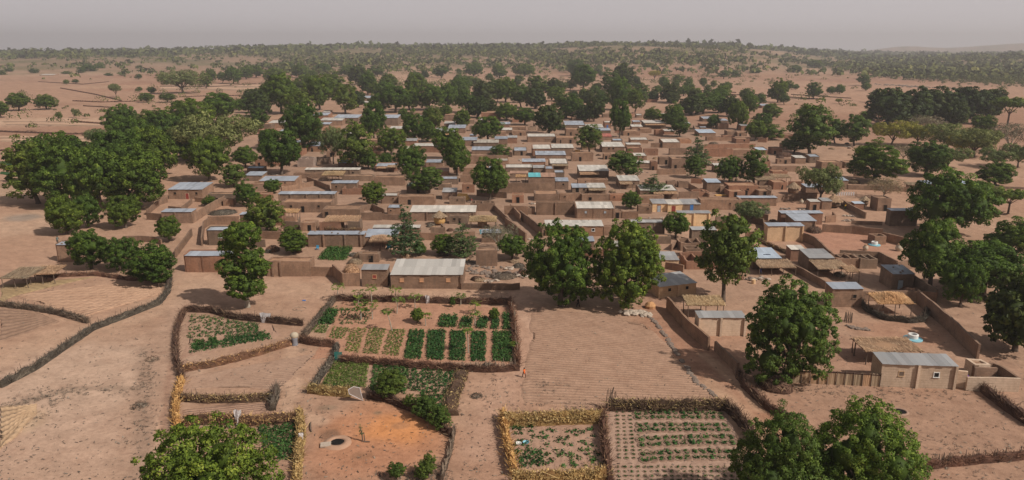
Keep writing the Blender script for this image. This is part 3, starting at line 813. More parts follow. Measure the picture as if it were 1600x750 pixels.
# row and edges of the plain
for a in [(30, 173, 36, 26, 'M'), (73, 171, 34, 22, 'M'), (2, 184, 26, 24, 'M'), (286, 146, 66, 34, 'A'), (322, 138, 22, 24, 'N'), (332, 127, 16, 18, 'M'), (348, 130, 18, 17, 'N'), (365, 131, 28, 24, 'M'), (385, 124, 26, 20, 'M'), (400, 122, 24, 18, 'M'),
          (238, 146, 16, 10, 'M'), (218, 144, 11, 8, 'N'), (182, 152, 18, 20, 'A'), (230, 160, 24, 14, 'M'), (262, 160, 28, 14, 'N'), (92, 186, 12, 11, 'N'), (119, 184, 11, 14, 'A'), (217, 125, 12, 9, 'N'), (218, 112, 13, 9, 'N'),
          (140, 115, 24, 14, 'N'), (156, 112, 18, 12, 'M'), (128, 117, 14, 12, 'N'), (54, 117, 16, 10, 'N'), (15, 115, 14, 9, 'N'), (3, 119, 16, 9, 'N'), (105, 118, 16, 7, 'N'), (118, 130, 12, 6, 'N'), (104, 132, 10, 7, 'N'), (170, 120, 14, 6, 'N'), (190, 120, 14, 7, 'A'),
          (1012, 114, 18, 16, 'M'), (1060, 108, 26, 16, 'M'), (1022, 125, 18, 14, 'Y'), (1060, 133, 20, 16, 'N'), (1076, 132, 14, 12, 'N'), (1099, 136, 14, 14, 'M'), (1115, 137, 12, 11, 'N'), (1112, 115, 20, 15, 'N'), (934, 118, 18, 14, 'N'), (980, 112, 20, 14, 'N'),
          (1215, 160, 32, 34, 'M'), (1232, 142, 18, 16, 'N'), (1243, 140, 11, 8, 'M'), (1271, 155, 28, 26, 'N'), (1298, 147, 14, 11, 'M'), (1312, 147, 16, 14, 'M'), (1310, 162, 11, 8, 'Y'), (1348, 134, 22, 17, 'N'), (1353, 142, 15, 11, 'M'), (1366, 160, 22, 18, 'N'),
          (1241, 116, 24, 14, 'N'), (1272, 110, 28, 16, 'N'), (1255, 190, 26, 24, 'N'), (1205, 186, 34, 24, 'M'), (1180, 118, 20, 12, 'N'), (1150, 122, 18, 12, 'N'), (1131, 124, 18, 14, 'N'), (1190, 100, 20, 10, 'N'), (1353, 196, 24, 22, 'N')]:
    T(*a)
# the dense belt of trees between and beyond the houses: notable crowns first
belt = [(440, 178, 70, 62), (404, 206, 40, 44), (405, 182, 50, 46), (446, 152, 46, 36), (470, 190, 56, 50), (500, 172, 54, 54), (540, 178, 44, 52), (520, 152, 60, 46), (480, 145, 50, 34), (575, 148, 40, 38), (560, 132, 36, 30), (602, 156, 46, 34),
        (618, 176, 54, 46), (640, 172, 46, 44), (608, 146, 40, 34), (650, 152, 44, 38), (672, 172, 46, 40), (680, 205, 34, 40), (672, 200, 30, 34), (700, 170, 46, 42), (728, 176, 40, 40), (722, 200, 36, 38), (746, 184, 38, 40), (720, 150, 40, 34),
        (756, 162, 44, 42), (790, 160, 46, 44), (775, 150, 40, 34), (792, 188, 40, 30), (814, 168, 40, 38), (836, 170, 36, 38), (858, 210, 48, 50), (820, 196, 42, 28), (840, 150, 44, 36), (866, 150, 36, 28), (895, 186, 44, 44), (880, 172, 36, 32), (868, 158, 30, 26),
        (912, 190, 30, 30), (928, 190, 36, 42), (912, 142, 46, 44), (900, 120, 30, 30), (955, 150, 44, 44), (975, 140, 40, 42), (968, 172, 42, 50), (968, 215, 42, 66), (992, 178, 34, 40), (940, 166, 34, 28), (1000, 160, 30, 36), (1047, 160, 40, 34), (1020, 190, 34, 26),
        (1052, 200, 44, 40), (1062, 214, 40, 34), (1080, 180, 40, 34), (1098, 178, 46, 40), (1122, 176, 42, 34), (1140, 182, 40, 36), (1152, 202, 38, 44), (1115, 200, 24, 22), (1170, 178, 34, 36), (1180, 220, 34, 38), (1192, 204, 34, 34), (1168, 158, 24, 24), (1205, 218, 44, 28),
        (1128, 158, 30, 30), (590, 120, 30, 22), (740, 120, 34, 26), (690, 122, 30, 22), (820, 120, 34, 24), (650, 128, 30, 20), (780, 122, 30, 22), (545, 120, 30, 20), (470, 122, 34, 22), (430, 130, 36, 26), (505, 118, 30, 20), (450, 112, 26, 16), (1085, 160, 30, 28), (1068, 150, 28, 20),
        (395, 160, 30, 26), (418, 156, 34, 30), (388, 176, 30, 24), (375, 172, 24, 20), (560, 168, 30, 30), (590, 176, 30, 34), (630, 190, 24, 24), (696, 186, 26, 28), (765, 176, 28, 26)]
for (x, yb, w, h) in belt:
    T(x, yb, w * rnd.uniform(.80, 1.0), h * rnd.uniform(.76, .94), 'M' if rnd.random() < 0.62 else ('G' if rnd.random() < 0.35 else 'N'))
# more of the belt, thinner towards the plain
def in_belt(px, y):
    lo = np.interp(px, [380, 480, 700, 900, 1100, 1240], [205, 150, 158, 165, 172, 200])
    hi = np.interp(px, [380, 520, 700, 900, 1000, 1240], [128, 112, 110, 112, 118, 150])
    return hi < y < lo
n_ = 0
while n_ < 90:
    px, y = rnd.uniform(385, 1235), rnd.uniform(110, 165)
    if not in_belt(px, y): continue
    g = G(px, y)
    if any(abs(g.x - a) < 5 and abs(g.y - b) < 12 for a, b, c in TREES): continue
    w = rnd.uniform(9, 15)
    tree_at(g.x, g.y, w, w * rnd.uniform(0.75, 1.0), rnd.choice('MMNNG'))
    n_ += 1

# woodland and scrub of the far plain: uncountable, one mass each
def scatter(name, label, pts, mat, per=26, ls=1.15):
    V = []; Nn = []; T_ = []
    rs = np.random.RandomState(len(pts))
    for (x, y, w, h) in pts:
        z = hz(x, y)
        n = per
        d = unit(rs.normal(size=(n, 3)) + np.array([0, 0, 0.35])); d[:, 2] = np.abs(d[:, 2]) * 1.0 - 0.12
        lob = 1 + 0.28 * np.sin(d[:, 0] * 5 + x) * np.cos(d[:, 1] * 4 + y)
        pos = np.array([x, y, z + h * 0.42]) + d * np.array([w / 2, w / 2, h * 0.52]) * (rs.uniform(0.72, 1.0, n) * lob)[:, None]
        V.append(leaf_quads(pos, unit(d + rs.normal(scale=0.35, size=(n, 3))), ls * (w if n < 40 else min(w, 5.5)) / 6.0, rs, 1.2))
        Nn.append(np.repeat(unit(d + rs.normal(scale=0.2, size=(n, 3))), 4, 0))
        T_.append(np.repeat(np.clip(rs.uniform(0.15, 0.8) + rs.normal(scale=0.13, size=n), 0, 1), 4))
    V = np.concatenate(V)
    o = link(name, new_mesh(name, V, np.arange(len(V)).reshape(-1, 4), mat, smooth_=True, normals=np.concatenate(Nn), tint=np.concatenate(T_)))
    tag(o, label, 'woodland', kind='stuff')
    return o
near = []; mid = []; farw = []
dens = lambda px, y: 0.0
def density(px, y):
    """how wooded the plain looks at that place in the picture, 0..1"""
    if px < 130: d = 0.95 if y < 106 else (0.35 if y < 113 else 0.008)
    elif px < 420: d = 0.9 if y < 100 else (0.3 if y < 107 else (0.035 if y < 150 else 0.02))
    elif px < 860: d = 0.9 if y < 104 else (0.55 if y < 122 else (0.22 if y < 150 else 0.01))
    elif px < 1190: d = 0.9 if y < 99 else (0.6 if y < 113 else (0.12 if y < 135 else 0.02))
    elif px < 1300: d = 0.95 if y < 110 else (0.16 if y < 120 else 0.02)
    else: d = 1.0 if y < 112 + (px - 1300) * 0.085 else (0.05 if y < 122 + (px - 1300) * 0.08 else 0.006)
    return d
k = 0
while k < 130000:
    k += 1
    r = math.exp(rnd.uniform(math.log(480), math.log(6500)))
    a = rnd.uniform(rad(-48), rad(48))
    x, y = r * math.sin(a), r * math.cos(a)
    z = hz(x, y)
    px, py = proj((x, y, 0.0))
    px = min(max(px, 0), 1600)
    if py > 205 or (420 < px < 1240 and py > 140): continue
    D = density(min(1600, max(0, px + rnd.gauss(0, 45) + 40 * math.sin(y / 170.0))), py + rnd.gauss(0, 1.5))
    clump = 0.5 + 0.5 * math.sin(x / 70.0 + 2 * math.sin(y / 130.0)) * math.cos(y / 160.0 + x / 200.0)
    cl2 = math.sin(x / 155.0 + 1.9 * math.sin(y / 310.0 + x / 400.0)) + math.sin(y / 240.0 - x / 330.0 + 2.2 * math.sin(x / 190.0)) + 0.8 * math.sin(x / 47.0 + y / 61.0)
    patchy = min(1.15, max(0.06, 0.62 + 0.42 * cl2 + 0.25 * (clump - 0.5)))
    if rnd.random() > D * patchy * (0.8 if r < 2200 else 1.0): continue
    w = rnd.choice((3, 4, 6, 8, 10, 12, 15)) * rnd.uniform(0.8, 1.25) * (1.0 if r < 1300 else 1.2 if r < 2500 else 1.7)
    h = w * rnd.uniform(0.6, 0.95)
    (near if r < 1300 else mid if r < 2600 else farw).append((x, y, w, h))
if near: scatter('scrub', 'scattered green bushes and small trees dotting the open plain around the village', near, LEAF['F'], 80, 0.9)
print('scrub', len(near), 'mid', len(mid), 'far', len(farw))
scatter('woodland', 'open green woodland covering the low rises beyond the village', mid, LEAF['F'], 15, 2.0)
scatter('far_woodland', 'distant hazy woodland along the horizon', farw, LEAF['F'], 5, 3.4)
# ---------------------------------------------------------------- walls and houses
def ring(mb, loop, thick, h, closed=True, hj=0.05, oj=0.035, base=-0.25, m=0, step=1.6, hts=None, inner=True):
    """mud wall of some thickness along a polyline (list of Vector xy); outer side is to the right of travel for a CCW loop"""
    pts = [];  hh = []
    n = len(loop); segs = n if closed else n - 1
    for i in range(segs):
        a, b = loop[i], loop[(i + 1) % n]
        ha = hts[i] if hts else h; hb = hts[(i + 1) % n] if hts else h
        k = max(1, int((b - a).length / step))
        for j in range(k):
            pts.append((a.lerp(b, j / k), j == 0)); hh.append(ha + (hb - ha) * j / k)
    if not closed: pts.append((loop[-1], True)); hh.append(hts[-1] if hts else h)
    N_ = len(pts); O = []; I = []
    for i, (p, corner) in enumerate(pts):
        a = pts[(i - 1) % N_][0] if (closed or i > 0) else p
        b = pts[(i + 1) % N_][0] if (closed or i < N_ - 1) else p
        d1 = (p - a); d2 = (b - p)
        d1 = d1.normalized() if d1.length > 1e-6 else d2.normalized()
        d2 = d2.normalized() if d2.length > 1e-6 else d1
        n1 = Vector((d1.y, -d1.x, 0)); n2 = Vector((d2.y, -d2.x, 0))
        mt = n1 + n2; mt = mt / max(0.5, mt.dot(n1)) if mt.length > 1e-6 else n1
        j = rnd.uniform(-oj, oj) * (0.4 if corner else 1)
        O.append(p + mt * (thick / 2 if not closed else j)); I.append(p - mt * (thick / 2 if not closed else thick + j))
        if not closed: O[-1] = O[-1] + mt * j
    V = []; Fc = []
    lv = 3
    for i in range(N_):
        t = hh[i] + rnd.uniform(-hj, hj)
        for q, sgn in ((O[i], 1), (I[i], -1)):
            for l, zf in enumerate((base, t * 0.5, t)):
                V.append((q.x + rnd.uniform(-oj, oj) * 0.5 * (l == 1), q.y + rnd.uniform(-oj, oj) * 0.5 * (l == 1), zf))
    def at(i, side, l): return (i % N_) * 6 + side * 3 + l
    for i in range(N_ if closed else N_ - 1):
        for l in range(2):
            Fc.append((at(i,0,l), at(i+1,0,l), at(i+1,0,l+1), at(i,0,l+1)))
            if inner: Fc.append((at(i+1,1,l), at(i,1,l), at(i,1,l+1), at(i+1,1,l+1)))
        Fc.append((at(i,0,2), at(i+1,0,2), at(i+1,1,2), at(i,1,2)))
    if not closed:
        for i, s in ((0, 1), (N_ - 1, 0)):
            for l in range(2):
                q = (at(i,0,l), at(i,0,l+1), at(i,1,l+1), at(i,1,l))
                Fc.append(q if s else q[::-1])
    mb.add(V, Fc, m)

HOUSES = []   # footprint in the picture, for filling the gaps
def footprint_free(px0, px1, y0, y1):
    return not any(px0 < b and px1 > a and y0 < d and y1 > c for a, b, c, d in HOUSES)
def tin_sheet(wd, dp, mat, z0, rise, over=0.18, teeth=False, two=None):
    """roof of overlapping corrugated sheets, each its own tone and a little askew; local x along the front, y away"""
    mb = MB()
    n = max(2, int(round(wd / 0.85))); rows_ = 1 if dp < 4.5 else (2 if dp < 9 else 3)
    sw = (wd + 2 * over * 0.3) / n; x0 = -over * 0.3
    for r_ in range(rows_):
        ya = -over + (dp + over * 1.4) * r_ / rows_; yb = -over + (dp + over * 1.4) * (r_ + 1) / rows_ + (0.12 if r_ < rows_ - 1 else 0)
        for i in range(n):
            t = min(1, max(0, rnd.gauss(0.5, 0.2)))
            dz = 0.012 * (i % 2) + 0.022 * r_ + rnd.uniform(0, 0.01)
            ja, jb = rnd.uniform(-0.06, 0.06), rnd.uniform(-0.05, 0.05)
            xa, xb = x0 + i * sw, x0 + (i + 1) * sw + 0.04
            za = z0 + rise * ya / dp + dz; zb = z0 + rise * yb / dp + dz
            th = 0.035
            V = [(xa, ya + ja, za - th), (xb, ya + ja, za - th), (xb, yb + jb, zb - th), (xa, yb + jb, zb - th),
                 (xa, ya + ja, za), (xb, ya + ja, za), (xb, yb + jb, zb), (xa, yb + jb, zb)]
            mi = 0
            if two and i / n < two[0]: mi = 1
            mb.add(V, [(0,3,2,1),(4,5,6,7),(0,1,5,4),(1,2,6,5),(2,3,7,6),(3,0,4,7)], mi, t)
    return mb
def straw_roof(wd, dp, z0, rise, n_per=34, x0=0.0, y0=0.0, mound=0.0, mat=None, th=0.16):
    """layer of stalks laid down the slope; returns (verts, faces, tint)"""
    rs = np.random.RandomState(rnd.randrange(99999))
    n = int(wd * dp * n_per)
    u = rs.uniform(0, wd, n); v = rs.uniform(0, dp, n)
    z = z0 + rise * v / dp + th + rs.uniform(-0.03, 0.10, n) + mound * np.exp(-((u / wd - 0.5) / 0.3) ** 2 - ((v / dp - 0.5) / 0.35) ** 2)
    L_ = rs.uniform(0.5, 1.1, n); ang = rs.normal(PI / 2, 0.35, n)
    dx = np.cos(ang) * L_ / 2; dy = np.sin(ang) * L_ / 2; dz = rise / dp * dy + rs.normal(0, 0.03, n)
    w_ = 0.045
    a = np.stack([x0 + u - dx - w_, y0 + v - dy, z - dz], -1); b = np.stack([x0 + u - dx + w_, y0 + v - dy, z - dz], -1)
    c = np.stack([x0 + u + dx + w_, y0 + v + dy, z + dz], -1); d = np.stack([x0 + u + dx - w_, y0 + v + dy, z + dz], -1)
    V = np.stack([a, b, c, d], 1).reshape(-1, 3); T_ = np.repeat(rs.uniform(0.1, 1, n), 4)
    # solid bed below the stalks
    k = 8
    bu, bv = np.meshgrid(np.linspace(0, wd, k), np.linspace(0, dp, k), indexing='ij')
    bz = z0 + rise * bv / dp + th * 0.8 + rs.uniform(-0.03, 0.03, bu.shape) + mound * 0.95 * np.exp(-((bu / wd - 0.5) / 0.3) ** 2 - ((bv / dp - 0.5) / 0.35) ** 2)
    top = np.stack([x0 + bu, y0 + bv, bz], -1).reshape(-1, 3); bot = top.copy(); bot[:, 2] = z0 + rise * bv.ravel() / dp
    o = len(V); V = np.concatenate([V, top, bot]); T_ = np.concatenate([T_, np.full(2 * k * k, 0.35)])
    Fq = np.arange(o).reshape(-1, 4).tolist()
    g = lambda i, j, l: o + l * k * k + i * k + j
    for i in range(k - 1):
        for j in range(k - 1):
            Fq.append((g(i,j,0), g(i+1,j,0), g(i+1,j+1,0), g(i,j+1,0))); Fq.append((g(i,j,1), g(i,j+1,1), g(i+1,j+1,1), g(i+1,j,1)))
        Fq += [(g(i,0,1), g(i+1,0,1), g(i+1,0,0), g(i,0,0)), (g(i,k-1,0), g(i+1,k-1,0), g(i+1,k-1,1), g(i,k-1,1)),
               (g(0,i,0), g(0,i+1,0), g(0,i+1,1), g(0,i,1)), (g(k-1,i,1), g(k-1,i+1,1), g(k-1,i+1,0), g(k-1,i,0))]
    return V, Fq, T_
def opening(kind, root, x, z, w, h, fm, pm, y=0.0):
    """window or door set in the front wall: raised surround, recessed pane"""
    mb = MB(); t = 0.09 if kind == 'window' else 0.07; e = 0.07
    x0, x1, z0, z1 = x - w / 2, x + w / 2, z, z + h
    mb.box(x0 - t, x0, y - e, y + 0.05, z0, z1 + t); mb.box(x1, x1 + t, y - e, y + 0.05, z0, z1 + t); mb.box(x0, x1, y - e, y + 0.05, z1, z1 + t)
    if kind == 'window': mb.box(x0 - t - 0.05, x1 + t + 0.05, y - e - 0.06, y + 0.05, z0 - t, z0)
    f = mb.build(kind, fm, root)
    p = MB(); p.box(x0, x1, y - 0.045, y + 0.04, z0 + 0.001, z1); q = p.build('pane' if kind == 'window' else 'door_infill', pm, f)  # where DARK, a black panel painted for indoor shade; no hole behind
    return f
STONES = []
for i in range(5):
    rs_ = np.random.RandomState(i); iv, jf = ico()
    vv = iv * (1 + rs_.normal(scale=0.12, size=(len(iv), 1))) * np.array([1, rs_.uniform(.7, 1), rs_.uniform(.5, .8)])
    STONES.append(new_mesh('stone', vv * 0.5, jf, STONE))
WALLMAT = {'mud': MUD, 'grey': MUD_GREY, 'red': MUD_RED, 'orange': ORANGE, 'yellow': YELLOW, 'cream': CREAM, 'tan': TAN, 'block': BLOCK}
WALLWORD = {'mud': 'mud-walled', 'grey': 'grey-brown mud', 'red': 'reddish mud-brick', 'orange': 'orange-plastered', 'yellow': 'yellow-walled', 'cream': 'cream-walled', 'tan': 'tan-walled', 'block': 'grey block'}
def house(xL, xR, yB, hp, rpx, roof='m', wall=None, dy=0.0, look=None, win=(), door=(), pil=(), porch=None, hmin=1.9, hmax=4.6, doorm=None, doorf=None, winf=None, winp=None, depth=None, stones=0, parapet=None, solar=False, rise=None, two=None, cat='house', rooms=()):
    A = G(xL, yB); B = G(xR, yB + dy)
    u = (B - A); wd = u.length; u.normalize(); v = Vector((-u.y, u.x, 0))
    h = min(hmax, max(hmin, height_for(A, hp)))
    sl = 0.07 if roof not in 'mn' else 0.0
    if rise is not None: sl = rise
    yroof = (yB + dy / 2) - hp - rpx
    dp = depth if depth else min(15.0, max(2.2, depth_for((A + B) / 2, v, h, yroof, sl)))
    # rows far off: one picture row is many metres, so keep a believable depth
    if not depth: dp = min(dp, max(3.5, wd * 1.15))
    HOUSES.append((xL - 1, xR + 1, yroof, yB + 1))
    if wall is None: wall = rnd.choice(['mud', 'mud', 'mud', 'grey', 'red'])
    wm = WALLMAT[wall]
    rz = math.atan2(u.y, u.x)
    root = empty(('mud_house' if roof in 'm' else 'ruined_room' if roof == 'n' else 'tin_roofed_house'), A, rz)
    V0 = Vector((0, 0, 0)); loop = [V0, Vector((wd, 0, 0)), Vector((wd, dp, 0)), Vector((0, dp, 0))]
    mb = MB()
    R_ = sl * dp
    near_ = A.y < 330
    if roof == 'm':
        ring(mb, loop, 0.38, h, hj=0.10, oj=0.06)
        for i, xx in enumerate(rooms):
            pass
        mb.build('wall', wm, root)
        rb = MB()
        k1, k2 = max(3, int(wd / 1.4)), max(3, int(dp / 1.4))
        xs = [0.30 + (wd - 0.6) * i / k1 for i in range(k1 + 1)]; ys = [0.30 + (dp - 0.6) * i / k2 for i in range(k2 + 1)]
        V = [(a, b, h - 0.22 + 0.07 * math.sin(a * 1.3) * math.cos(b) + rnd.uniform(-.03, .03)) for a in xs for b in ys]
        rb.add(V, [(i*(k2+1)+j, (i+1)*(k2+1)+j, (i+1)*(k2+1)+j+1, i*(k2+1)+j+1) for i in range(k1) for j in range(k2)])
        rb.build('roof', ROOFMUD, root)
    elif roof == 'n':
        ring(mb, loop, 0.36, h, hj=0.22)
        mb.build('wall', wm, root)
        for xx in rooms:
            pm_ = MB(); ring(pm_, [Vector((wd * xx, 0.36, 0)), Vector((wd * xx, dp - 0.36, 0))], 0.32, h * 0.96, closed=False, hj=0.15)
            pm_.build('partition', wm, root)
    else:
        par = parapet if parapet is not None else (rnd.random() < 0.45)
        ph = 0.28 if par else 0.0
        hts = [h + ph * 0.0, h + ph * 0.0, h + R_ + ph, h + R_ + ph]
        if par: hts = [h + ph * 0.6, h + ph * 0.6, h + R_ + ph, h + R_ + ph]
        # front wall lower when the roof spills over it
        if par:
            ring(mb, [loop[1], loop[2], loop[3], loop[0]][0:4], 0.34, h, closed=False, hj=0.04, hts=[hts[1], hts[2], hts[3], hts[0]])
            fr = MB(); ring(fr, [Vector((0.17, 0.0, 0)), Vector((wd - 0.17, 0.0, 0))], 0.34, h - 0.03, closed=False, hj=0.02)
            for (vv, ff) in ((fr.v, fr.f),): mb.add(vv, ff)
            sh = tin_sheet(wd - 0.40, dp - 0.3, None, h + 0.03, R_, over=0.35, two=two)
            ro = sh.build('roof', [TIN[roof]] + ([TIN['t']] if two else []), root, Vector((0.20, 0.0, 0)))
        else:
            ring(mb, loop, 0.34, h, hj=0.0, hts=[h - 0.02, h - 0.02, h + R_ - 0.03, h + R_ - 0.03])
            sh = tin_sheet(wd, dp, None, h + 0.03, R_, over=0.22, two=two)
            ro = sh.build('roof', [TIN[roof]] + ([TIN['t']] if two else []), root)
        mb.build('wall', wm, root)
    for i in range(stones):
        s = link('weight_stone', STONES[i % 5], root, Vector((rnd.uniform(0.4, wd - 0.4), rnd.choice([0.1, dp * rnd.random(), dp - 0.3]), h + 0.14 + R_ * 0.5)), rnd.uniform(0, 6))
        s.scale = (0.5,) * 3
    for f in pil:
        b = MB(); b.box(wd * f - 0.17, wd * f + 0.17, -0.30, 0.0, -0.2, h - 0.06); b.build('pilaster', wm, root)
    for iw, f in enumerate(win):
        opening('window', root, wd * f, h * 0.50, 0.62 if near_ else 0.8, 0.62 if near_ else 0.8, (winf[iw] if isinstance(winf, tuple) else winf) or wm, (winp[iw] if isinstance(winp, tuple) else winp) or DARK, -0.17 if (roof not in 'mn' and par) else 0.0)
    for f in door:
        opening('door', root, wd * f, -0.02, 0.95, 1.85, doorf or wm, doorm or DARK, -0.17 if (roof not in 'mn' and par) else 0.0)
    auto_ = look is None
    if auto_ and not win and not door and not pil and roof != 'n' and near_ and wd > 3.5 and rnd.random() < 0.45:
        opening('window', root, wd * rnd.choice((.25, .5, .72)), h * 0.55, 0.4, 0.4, wm, DARK, -0.17 if (roof not in 'mn' and par) else 0.0)
    if auto_ and not door and roof == 'm' and rnd.random() < 0.3:
        opening('door', root, wd * rnd.choice((.3, .6)), -0.02, 0.9, 1.6, wm, DARK)
    if porch:
        x0, x1, pd = porch[:3]; z1 = h * 0.80; zf = h * 0.66
        xa, xb = wd * x0, wd * x1
        V, Fq, T_ = straw_roof(xb - xa, pd, zf, z1 - zf, 40 if near_ else 14, xa, -pd)
        link('porch_roof', new_mesh('porch_roof', V, Fq, THATCH, tint=T_), root)
        npz = max(2, int((xb - xa) / 2.2))
        for i in range(npz + 1):
            b = MB(); xx = xa + (xb - xa) * i / npz
            b.tube([(xx + rnd.uniform(-.15, .15), -pd + 0.1, -0.2), (xx, -pd + 0.15, zf + 0.05)], [0.09, 0.06], 5)
            b.build('porch_post', WOOD, root)
    if solar:
        b = MB(); b.box(-0.8, 0.8, -0.5, 0.5, 0, 0.04); b.build('solar_panel', SOLAR, root, Vector((wd * 0.6, dp * 0.35, h + 0.16)), 0.1)
    word = WALLWORD[wall]
    if look is None:
        sz = 'long ' if wd > 11 else ('small ' if wd < 4.5 else '')
        if roof == 'n': look = f'{sz}roofless {word} enclosure'; cat = 'ruin'
        else:
            look = f'{sz}{word} house under a {ROOFWORD[roof]}' if roof != 'm' else f'{sz}{word.replace("-walled", "")} house with flat earth roof'
            if door and roof == 'm': look += ' and dark doorway'
    px, py = (xL + xR) / 2, yB - hp * 0.7
    reg(root, look, cat, 'houses of the village', px, py, 'house' if roof != 'n' else 'enclosure')
    return root

